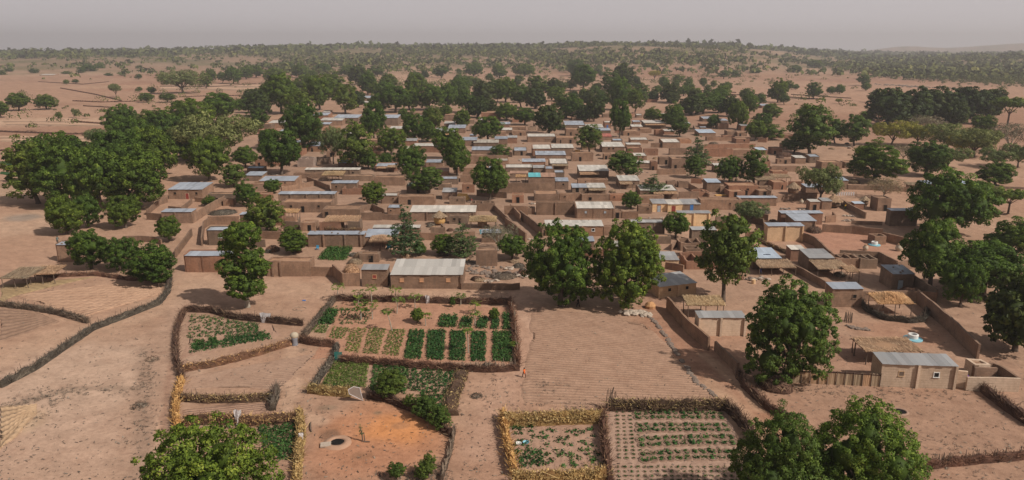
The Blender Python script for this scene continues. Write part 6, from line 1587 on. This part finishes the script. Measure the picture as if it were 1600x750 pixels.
b = MB(); pts = [(-.9, 0, 1.9), (-.2, .05, 2.2), (.6, .05, 1.9), (.75, 0, 1.0), (.95, -.1, .05), (.2, -.05, .6), (-.8, 0, 1.3)]
b.tube(pts + [pts[0]], [.055] * 8, 6); b.build('rim', CLOTH, root)
b = MB(); V = [(x * .95, y, z) for x, y, z in pts]; V2 = [(x * .95, y + .05, z) for x, y, z in pts]; b.add(V, [tuple(range(7))]); b.add(V2, [tuple(reversed(range(7)))]); b.build('mesh_infill', mat_plain('woven_infill', (.22, .17, .14), .9), root)
reg(root, 'white-rimmed leaning gate panel at the opening of the second garden', 'gate', None, 556, 615, 'gate')
simple('log', 'dark curved log lying left of the well', 'log', 484, 668, lambda b: b.tube([(-.2, 1.1, .1), (0, .3, .14), (.25, -.6, .12), (.55, -1.2, .1)], [.08, .12, .12, .07], 6), WOOD)
simple('pole', 'pale straight pole leaning across the garden gap beside the white bundle', 'pole', 462, 533, lambda b: b.tube([(-1.6, -.3, .55), (.1, 0, 1.05), (1.2, .1, 1.45)], [.05, .05, .04], 5), POLE)
g = G(461, 539); root = empty('white_bundle', g)
rs_ = np.random.RandomState(9); iv, jf = ico()
link('bundle_top', new_mesh('bundle_top', iv * np.array([.66, .6, .56]) * (1 + rs_.normal(scale=.03, size=(len(iv), 1))) + np.array([0, 0, 1.6]), jf, mat_plain('cream_sack', (.42, .35, .26), .9, .15), smooth_=True), root)
b = MB(); b.lathe([(.5, 0), (.42, .5), (.46, 1.0), (.5, 1.3), (.3, 1.5)], 12, jit=.06); b.build('cloth_base', mat_plain('blue_grey_cloth', (.2, .2, .22), .9), root, smooth_=True)
reg(root, 'round cream bundle on a grey cloth-wrapped base at the fence gap', 'bundle', None, 461, 525)
simple('post_bundle', 'short stump with a wrapped tuft of leaves on the orange earth', 'stump', 568, 690, lambda b: (b.tube([(-.1, 0, -.1), (-.12, 0, 1.1), (-.3, 0, 1.8)], [.09, .08, .06], 6), b.tube([(.15, .05, -.1), (.1, 0, 1.2)], [.07, .05], 5), b.tube([(.1, -.1, .05), (.8, -.2, .12)], [.1, .06], 5)), WOOD)
heapg = G(568, 690)
rs_ = np.random.RandomState(77); V, Nn, T_ = cloud_plants(np.array([[-.28, 0, 1.35], [-.2, 0, 1.0], [-.34, 0, 1.8]]), 'A', rs_, 26, .30, .55, .13)
o = link('leaf_tuft', new_mesh('leaf_tuft', V, np.arange(len(V)).reshape(-1, 4), LEAF['A'], smooth_=True, normals=Nn, tint=T_), None, heapg); reg(o, 'grey-green leaf tuft tied on the short stump over orange earth', 'foliage', None, 568, 672)
for (x, y, s) in [(1382, 375, 1.0), (1404, 392, 1.25), (1352, 391, 1.0), (1252, 318, 1.0)]:
    g = G(x, y); root = empty('storage_jar', g)
    b = MB(); b.lathe([(.35 * s, 0), (.62 * s, .4 * s), (.58 * s, .9 * s), (.3 * s, 1.15 * s), (.34 * s, 1.25 * s), (.1 * s, 1.27 * s)], 14, jit=.02); b.build('body', mat_plain('pale_clay', (.45, .38, .29), .9, .15), root, smooth_=True)
    b = MB(); b.lathe([(.38 * s, 1.24 * s), (.2 * s, 1.4 * s), (0, 1.42 * s)], 12); b.build('lid', THATCH, root)
    reg(root, 'squat pale clay storage jar standing on bare ground', 'jar', 'storage jars', x, y - 5, 'jar')
simple('water_drum', 'pale drum in the shaded yard left of the tall ragged tree', 'drum', 1177, 443, lambda b: b.lathe([(.4, 0), (.4, .8), (.36, .85), (0, .86)], 14), YELLOW)
simple('wire_cage', 'upright dark stick cage in the yard left of the stick pen', 'cage', 1325, 503, lambda b: [b.tube([(math.cos(i) * .6, math.sin(i) * .6, 0), (math.cos(i + .2) * .55, math.sin(i + .2) * .55, 1.7)], [.06, .05], 4) for i in np.linspace(0, 6.0, 12)], WOOD)
simple('forked_post', 'forked dark post left of the straw awning', 'post', 1334, 556, lambda b: (b.tube([(0, 0, -.1), (.05, 0, 2.2)], [.12, .09], 6), b.tube([(.05, 0, 2.1), (-.35, 0, 2.8)], [.07, .04], 5), b.tube([(.05, 0, 2.1), (.45, 0, 2.7)], [.07, .04], 5)), WOOD)
simple('tarpaulin', 'orange tarpaulin tent beside the small grey-roofed shed', 'tarpaulin', 722, 312, lambda b: b.add([(-2, -1, 0), (2, -1, 0), (1.6, 0, 1.9), (-1.2, 0, 2.1), (-2, 1.6, 0), (2.4, 1.6, 0)], [(0,1,2,3), (3,2,5,4), (0,3,4), (1,5,2)]), TARP)
simple('tarpaulin', 'yellow sheet on the mud wall near the tilted pale-blue roof', 'tarpaulin', 1127, 306, lambda b: b.box(-2, 2, -.6, .6, .1, .35), TARP, .1)
simple('cloth', 'orange cloth spread on the shed left of the trees by the cream roofs', 'cloth', 902, 240, lambda b: b.box(-1.2, 1.2, -.8, .8, .2, 1.6), TARP)
simple('boulder', 'pale orange lump at the top of the lane', 'stone', 1016, 481, lambda b: b.lathe([(.9, 0), (.95, .5), (.6, 1.0), (.1, 1.2)], 10, jit=.12), mat_plain('orange_clay', (.5, .27, .13), .95))  # even orange base colour all over
simple('blue_scrap', 'small blue scrap of cloth on the bare ground above the left garden', 'cloth', 475, 470, lambda b: b.box(-.3, .3, -.12, .2, 0, .12), BLUED)
simple('chair', 'blue plastic chair in front of the very long low house', 'chair', 496, 390, lambda b: (b.box(-.3, .3, -.3, .3, .4, .46), b.box(-.3, .3, .27, .33, .46, 1.0), [b.box(x - .04, x + .04, y - .04, y + .04, 0, .4) for x in (-.26, .26) for y in (-.26, .26)]), mat_plain('blue_plastic', (.06, .26, .42), .5))
simple('tank', 'blue tub in the shade of the straw-topped shelter', 'tub', 608, 390, lambda b: b.lathe([(.45, .4), (.55, 1.2), (.45, 1.22), (.1, 1.0)], 14), mat_plain('blue_tub', (.04, .28, .45), .5))
simple('woven_mat', 'small white and blue cloth in the yard right of the tiered trees', 'cloth', 752, 366, cloth(1.0, 1.2), BLUEW)
simple('ring_of_sticks', 'thin pale ring of sticks on the ground above the left garden', 'sticks', 468, 483, lambda b: b.tube([(math.cos(a) * 1.2, math.sin(a) * 1.0, .05) for a in np.linspace(0, 5.6, 12)], [.05] * 12, 4), POLE)
simple('gate_stakes', 'bundle of tall upright stakes at the meeting of the two bottom gardens', 'stakes', 953, 640, lambda b: [b.tube([(rnd.uniform(-.6, .6), rnd.uniform(-.2, .2), 0), (rnd.uniform(-.7, .7), rnd.uniform(-.2, .2), rnd.uniform(2.2, 3.2))], [.06, .04], 5) for _ in range(10)], WOOD)
# hanging row of pale cloths on a line
g = G(1305, 309); root = empty('washing_line', g)
b = MB(); b.tube([(-.2, 0, 0), (-.2, 0, 2)], [.05, .04], 5); b.build('pole', WOOD, root)
b = MB(); b.tube([(6.4, 0, 0), (6.4, 0, 2)], [.05, .04], 5); b.build('pole', WOOD, root)
b = MB(); b.tube([(-.2, 0, 1.9), (3, 0, 1.75), (6.4, 0, 1.9)], [.015] * 3, 4); b.build('rope', WOOD, root)
for i in range(8):
    b = MB(); cloth(.55, 1.1, .05)(b); b.build('hanging_cloth', CLOTH, root, Vector((.4 + i * .75, 0, .7)))
reg(root, 'washing line with a row of pinkish white cloths below the pale acacia', 'washing line', None, 1316, 303)
# bicycle
g = G(807, 312); root = empty('bicycle', g, .5)
for x in (-.5, .5):
    b = MB(); b.tube([(x + .33 * math.cos(a), 0, .34 + .33 * math.sin(a)) for a in np.linspace(0, 2 * PI, 15)], [.03] * 15, 5); b.build('wheel', DARK, root)
b = MB()
for p in ([(-.5, 0, .34), (-.1, 0, .34), (-.2, 0, .85), (-.5, 0, .34)], [(-.1, 0, .34), (.35, 0, .8), (-.2, 0, .8)], [(.5, 0, .34), (.33, 0, .95)]): b.tube(p, [.025] * len(p), 5)
b.build('frame', GREYD, root)
b = MB(); b.tube([(.33, -.25, .98), (.33, .25, .98)], [.02, .02], 5); b.build('handlebar', DARK, root); b = MB(); b.box(-.32, -.08, -.07, .07, .85, .92); b.build('saddle', DARK, root)
reg(root, 'dark bicycle held by the yellow-shirted person', 'bicycle', None, 805, 306)

# ---------------------------------------------------------------- people
SKIN = mat_plain('skin', (.075, .042, .028), .6, .1)
def fabric(c): return mat_plain('fabric', c, .9, .2, 6)
def person(px, py, ht, face, pose, top, bottom, look, z=0.0, robe=False, head=None, bend=0.0, zg=None):
    """one continuous skinned body with garments over it; face = heading in radians (0 = towards +x)"""
    g = G(px, py) + Vector((0, .15 if z else 0, z)); s = ht / 1.7
    root = empty('person', g, face - PI / 2)
    b = bend
    hip = Vector((0, 0, .90)); ch = Vector((0, .45 * math.sin(b), .90 + .45 * math.cos(b))); nk = ch + Vector((0, .12 * math.sin(b * 1.2), .12 * math.cos(b * 1.1))); hd = nk + Vector((0, .14 * math.sin(b) + .01, .14 * math.cos(b * .9)))
    V = [hip, (hip + ch) / 2, ch, nk, hd, hd + Vector((0, .01, .09))]; E = [(0, 1), (1, 2), (2, 3), (3, 4), (4, 5)]; R_ = [.14, .12, .15, .055, .095, .06]
    def chain(st, pts, rr_):
        p = st
        for q, r in zip(pts, rr_):
            V.append(Vector(q)); R_.append(r); E.append((p, len(V) - 1)); p = len(V) - 1
        return p
    st = {'walk': .26, 'stand': .06, 'bend': .08}[pose]
    for sx, ph in ((-1, 1), (1, -1)):
        f = st * ph
        chain(0, [(sx * .10, f * .3, .80), (sx * .11, f * .75 + .03, .47), (sx * .11, f, .08), (sx * .115, f + .14, .04)], [.095, .062, .042, .032])
        shx = ch + Vector((sx * .19, 0, .02))
        el_ = shx + Vector((sx * .05, -f * .6 + .3 * math.sin(b), -.27)); hn_ = el_ + Vector((0, -f * .3 + .12, -.22))
        w = chain(2, [tuple(shx), tuple(el_), tuple(hn_), tuple(hn_ + Vector((0, .02, -.07)))], [.055, .04, .03, .028])
        for k in range(4):
            fx = (k - 1.5) * .018
            chain(w, [tuple(hn_ + Vector((fx, .03, -.11 - .01 * (1.5 - abs(k - 1.5))))), tuple(hn_ + Vector((fx, .045, -.145)))], [.009, .007])
        chain(w, [tuple(hn_ + Vector((-sx * .035, .035, -.09))), tuple(hn_ + Vector((-sx * .04, .05, -.115)))], [.010, .008])
    me = bpy.data.meshes.new('body'); me.from_pydata([tuple(v) for v in V], E, [])
    o = link('body', me, root); me.materials.append(SKIN)
    sk = o.modifiers.new('skin', 'SKIN'); sv = me.skin_vertices[0].data if me.skin_vertices else None
    if sv is None:
        bpy.context.view_layer.objects.active = o
        sv = me.skin_vertices[0].data
    for i, r in enumerate(R_): sv[i].radius = (r, r)
    sv[0].use_root = True
    sb = o.modifiers.new('sub', 'SUBSURF'); sb.levels = 1; sb.render_levels = 1
    tm = fabric(top); bm_ = fabric(bottom)
    m = MB(); m.tube([tuple(hip - Vector((0, 0, .12 if not robe else .1))), tuple(hip), tuple((hip + ch) / 2), tuple(ch + Vector((0, 0, .04))), tuple(nk)], [.19, .17, .155, .19, .07], 12)
    for sx, ph in ((-1, 1), (1, -1)):
        shx = ch + Vector((sx * .17, 0, .02)); el_ = shx + Vector((sx * .06, -st * ph * .6 + .3 * math.sin(b), -.22)); m.tube([tuple(shx), tuple(el_)], [.08, .065], 8)
    m.build('shirt', tm, root, smooth_=True)
    m = MB()
    if robe: m.tube([tuple(hip), (0, 0, .5), (0, .02, .12)], [.18, .22, .27], 12)
    else:
        for sx, ph in ((-1, 1), (1, -1)):
            f = st * ph; m.tube([(sx * .09, f * .2, .88), (sx * .11, f * .75 + .02, .47), (sx * .11, f * .95, .16)], [.12, .085, .065], 8)
    m.build('skirt' if robe else 'trousers', bm_, root, smooth_=True)
    m = MB(); iv, jf = ico()
    c = np.array(hd + Vector((0, -.015, .055))); m.add((iv * np.array([.105, .115, .10]) + c).tolist(), [tuple(f) for f in jf]); m.build('headscarf' if head else 'hair', fabric(head) if head else DARK, root, smooth_=True)
    m = MB(); fc = hd + Vector((0, .09, 0)); m.add([tuple(fc + Vector(q)) for q in ((-.015, 0, -.02), (.015, 0, -.02), (0, .03, -.015), (0, -.005, .03))], [(0, 1, 2), (0, 2, 3), (2, 1, 3)]); m.build('nose', SKIN, root)
    root.scale = (s, s, s)
    reg(root, look, 'person', None, px, py - 8, 'person')
person(819, 590, 1.5, PI * .75, 'walk', (.75, .16, .04), (.16, .07, .05), 'person in a bright orange top walking on the bare square field')
person(903, 480, 1.7, 0, 'walk', (.015, .013, .015), (.02, .018, .02), 'person dressed in black standing in the shade of the large leafy tree', head=(.4, .38, .36))
g93 = G(92, 409); h93 = height_for(g93, 27)
person(94, 408, 1.7, PI * .6, 'bend', (.10, .13, .12), (.11, .08, .06), 'person bending on the roof of the small isolated house', z=h93, bend=.5, zg=(94, 408))
person(1511, 597, 1.6, PI * 1.1, 'bend', (.16, .05, .25), (.14, .05, .22), 'person in purple bending beside the mud enclosure', robe=True, bend=.9, head=(.15, .06, .25))
person(811, 308, 1.6, PI, 'stand', (.55, .45, .06), (.12, .10, .08), 'person in a yellow shirt beside the high smooth mud wall')
person(1320, 327, 1.6, -PI / 2, 'bend', (.65, .38, .05), (.10, .16, .06), 'person in yellow and green by the mud granaries', robe=True, bend=.35, head=(.6, .3, .05))
person(737, 317, 1.5, PI / 2, 'stand', (.5, .12, .1), (.4, .36, .33), 'person in red top near the roofless rooms', head=(.6, .55, .5))
person(1188, 430, 1.7, -PI / 2, 'stand', (.05, .06, .16), (.04, .04, .05), 'person in dark blue under the straw porch of the solar-panelled house')
person(594, 622, 1.0, -PI / 2, 'stand', (.14, .12, .20), (.12, .10, .10), 'small person in grey beside the opening of the second garden')

# uncountable small litter, sticks and dry tufts on the bare ground
def litter():
    rs = np.random.RandomState(3); V = []; T_ = []; n = 5200
    px = rs.uniform(-60, 1660, n); py = 430 + 330 * rs.uniform(0, 1, n) ** .8
    P = np.array([tuple(G(a, b)) for a, b in zip(px, py)])
    L_ = rs.uniform(.06, .42, n); a = rs.uniform(0, 6.28, n)
    d = np.stack([np.cos(a), np.sin(a), rs.uniform(-.1, .5, n)], -1) * L_[:, None] / 2; s = unit(np.stack([-np.sin(a), np.cos(a), np.zeros(n)], -1)) * rs.uniform(.015, .07, n)[:, None]
    c = P + np.array([0, 0, .05]); c[:, 2] += np.abs(d[:, 2])
    Q = np.stack([c - d - s, c - d + s, c + d + s, c + d - s], 1).reshape(-1, 3)
    o = link('litter', new_mesh('litter', Q, np.arange(4 * n).reshape(-1, 4), STRAWMAT['grey'], tint=np.repeat(rs.uniform(0, 1, n), 4)))
    tag(o, 'dry twigs and bits of straw scattered over the bare ground', 'litter', kind='stuff')
    # tufts of grey dry grass along old furrows and fence lines
    pts = []
    for line, k, sp in [([(0, 636), (60, 622), (110, 612), (225, 606)], 160, 1.2), ([(226, 545), (228, 590), (222, 640), (226, 700)], 150, .9), ([(0, 700), (40, 660), (80, 625)], 60, 1.5), ([(600, 748), (650, 745), (690, 740)], 160, 1.2), ([(840, 604), (857, 606), (875, 607)], 60, 1.2),
                        ([(490, 660), (470, 640), (440, 610)], 30, 1.5), ([(1160, 600), (1300, 612), (1500, 616)], 160, 1.2), ([(1240, 690), (1420, 728), (1600, 700)], 160, 4), ([(760, 590), (790, 640), (930, 642)], 90, 2.5), ([(40, 470), (120, 470), (230, 452)], 60, 6), ([(880, 640), (940, 636)], 60, 1.0)]:
        g_ = [G(*p) for p in line]
        for _ in range(k):
            j = rs.randint(len(g_) - 1); q = g_[j].lerp(g_[j + 1], rs.rand()); pts.append((q.x + rs.normal(0, sp), q.y + rs.normal(0, sp)))
    P = np.array([(x, y, 0.02) for x, y in pts]); m = len(P); nb = 9
    dirs = unit(rs.normal(size=(m, nb, 3)) * np.array([1, 1, .3]) + np.array([0, 0, .7])); a = P[:, None, :] + rs.normal(0, .1, (m, nb, 3)) * np.array([1, 1, 0]); b_ = a + dirs * rs.uniform(.1, .45, (m, nb, 1)); sd = unit(np.cross(dirs, rs.normal(size=(m, nb, 3)))) * .018
    Q = np.stack([a - sd, a + sd, b_ + sd * .4, b_ - sd * .4], 2).reshape(-1, 3)
    o = link('dry_grass', new_mesh('dry_grass', Q, np.arange(len(Q)).reshape(-1, 4), STRAWMAT['grey'], tint=np.repeat(rs.uniform(.2, 1, m * nb), 4)))
    tag(o, 'tufts of dry grey grass along old fence lines and furrows', 'grass', kind='stuff')
litter()
# yard clutter between the houses: firewood stacks, little walls of stones
cl = 0; k = 0
while cl < 110 and k < 5000:
    k += 1; px = rnd.uniform(400, 1330); y = rnd.uniform(215, 440)
    s = ppm(G(px, y))
    if not footprint_free(px - 1.2 * s, px + 1.2 * s, y - 1.2 * s, y + .2 * s): continue
    if y > 400 and not (560 < px < 1330): continue
    if rnd.random() < .6: heap(px, y, rnd.uniform(.9, 2.0), rnd.uniform(.4, 1.2), rnd.choice([STRAWMAT['grey'], STRAWMAT['red'], THATCH]), rnd.choice(['small brown pile of firewood', 'low heap of straw and sticks', 'dusty brush pile']), 130, name='firewood_pile')
    else: stones_thing('rubble', 'small patch of loose stones', [(px, y), (px + 1.8 * s, y + .3)], 14, .4, 1.1, .5, STONES + PST, .2)
    cl += 1
# ---------------------------------------------------------------- labels
LM = [('the long mud house with three orange windows', 667, 425), ('the papaya garden', 650, 520), ('the turquoise and rust roof', 848, 277), ('the high blank yellow wall', 1085, 345),
      ('the red roof', 945, 213), ('the cream two-windowed house', 1430, 580), ('the isolated blue-roofed house', 290, 298), ('the square mud tower house', 760, 402),
      ('the thatched granary', 687, 345), ('the solar-panelled roof', 1198, 400), ('the gridded vegetable plot', 1050, 690), ('the orange earth near the well', 600, 680),
      ('the pair of yellow houses', 1042, 322), ('the very long white roof', 692, 322), ('the roofless grey-block building', 477, 252), ('the dark grove at right', 1460, 172),
      ('the straw shelter in the left field', 45, 435), ('the two lone round trees at far left', 52, 160), ('the far-left hamlet', 75, 118), ('the wide pale olive tree', 345, 225),
      ('the twin cream roofs side by side', 862, 230), ('the yellow house among trees', 700, 208), ('the blue-doored narrow house', 949, 194), ('the tilted pale-blue roof', 1115, 285),
      ('the long orange-brown house', 897, 358), ('the blue and white painted well ring', 1425, 527), ('the silvery striped roof', 1395, 425), ('the reddish open yard at right', 1310, 372),
      ('the stacked-lobe tree', 385, 410), ('the ploughed field at left', 160, 470), ('the left vegetable garden', 350, 520), ('the tan slant-roofed house', 1057, 450), ('the hazy hilltop', 1000, 80),
      ('the bare open plain at left', 200, 120), ('the forked pale trees at right', 1500, 235), ('the pale strips of field beyond the trees', 700, 132), ('the open plain behind the village', 1060, 125), ('the plain before the right woodland', 1290, 130)]
ORD = ['', 'second', 'third', 'fourth', 'fifth', 'sixth', 'seventh', 'eighth', 'ninth', 'tenth', 'eleventh', 'twelfth', 'thirteenth', 'fourteenth', 'fifteenth', 'sixteenth', 'seventeenth', 'eighteenth']
def dirword(dx, dy):
    if abs(dx) < 14 and abs(dy) < 9: return 'close by'
    h = 'left' if dx < 0 else 'right'
    if abs(dy) * 2.2 < abs(dx): return f'{h} of'
    if dy < 0: return 'behind' if abs(dx) < abs(dy) else f'behind and {h} of'
    return 'in front of' if abs(dx) < abs(dy) else f'in front and {h} of'
used = set(); groups = {}
for it in REG:
    o, look, px, py, word = it
    fixed = look.split() 
    best = sorted(LM, key=lambda l: math.hypot(px - l[1], (py - l[2]) * 1.9))
    best = [b for b in best if math.hypot(px - b[1], (py - b[2]) * 1.9) > 10] or best
    l = best[0]
    it.append(l); it.append(dirword(px - l[1], py - l[2])); it.append(math.hypot(px - l[1], (py - l[2]) * 1.9))
cnt = {}
for it in REG: cnt[it[1]] = cnt.get(it[1], 0) + 1
for it in REG:
    if cnt[it[1]] == 1 and len(it[1].split()) >= 6: it[0]['label'] = it[1]; used.add(it[1])
    else: groups.setdefault((it[1], it[5][0], it[6]), []).append(it)
for (look, lm, dw), its in groups.items():
    its.sort(key=lambda i: i[7])
    for i, it in enumerate(its):
        o_ = '' if len(its) == 1 else ('nearest ' if i == 0 else (ORD[i] + '-nearest ' if i < len(ORD) else 'farthest '))
        rel = ('close by ' + lm) if dw == 'close by' else f'{dw} {lm}'
        if o_: lab = f'{look}, {o_.strip()} {rel}'
        else: lab = f'{look} {rel}'
        ws = lab.split()
        if len(ws) > 16: lab = ' '.join(ws[:16])
        if lab in used: lab = lab + ' again'
        used.add(lab); it[0]['label'] = lab

# ---------------------------------------------------------------- dusty air
hm = bpy.data.materials.new('dusty_air'); hm.use_nodes = True
nt = hm.node_tree; nt.nodes.clear()
ho = nt.nodes.new('ShaderNodeOutputMaterial'); pv = nt.nodes.new('ShaderNodeVolumePrincipled')
pv.inputs['Density'].default_value = 0.00018
pv.inputs['Color'].default_value = (0.90, 0.855, 0.86, 1)
pv.inputs['Anisotropy'].default_value = 0.2
nt.links.new(pv.outputs[0], ho.inputs['Volume'])
mb = MB(); mb.box(-9600, 9600, -9600, 9600, -1.5, 240)
hzo = mb.build('haze', hm)
tag(hzo, kind='stuff', label='thin dusty haze over the whole plain')
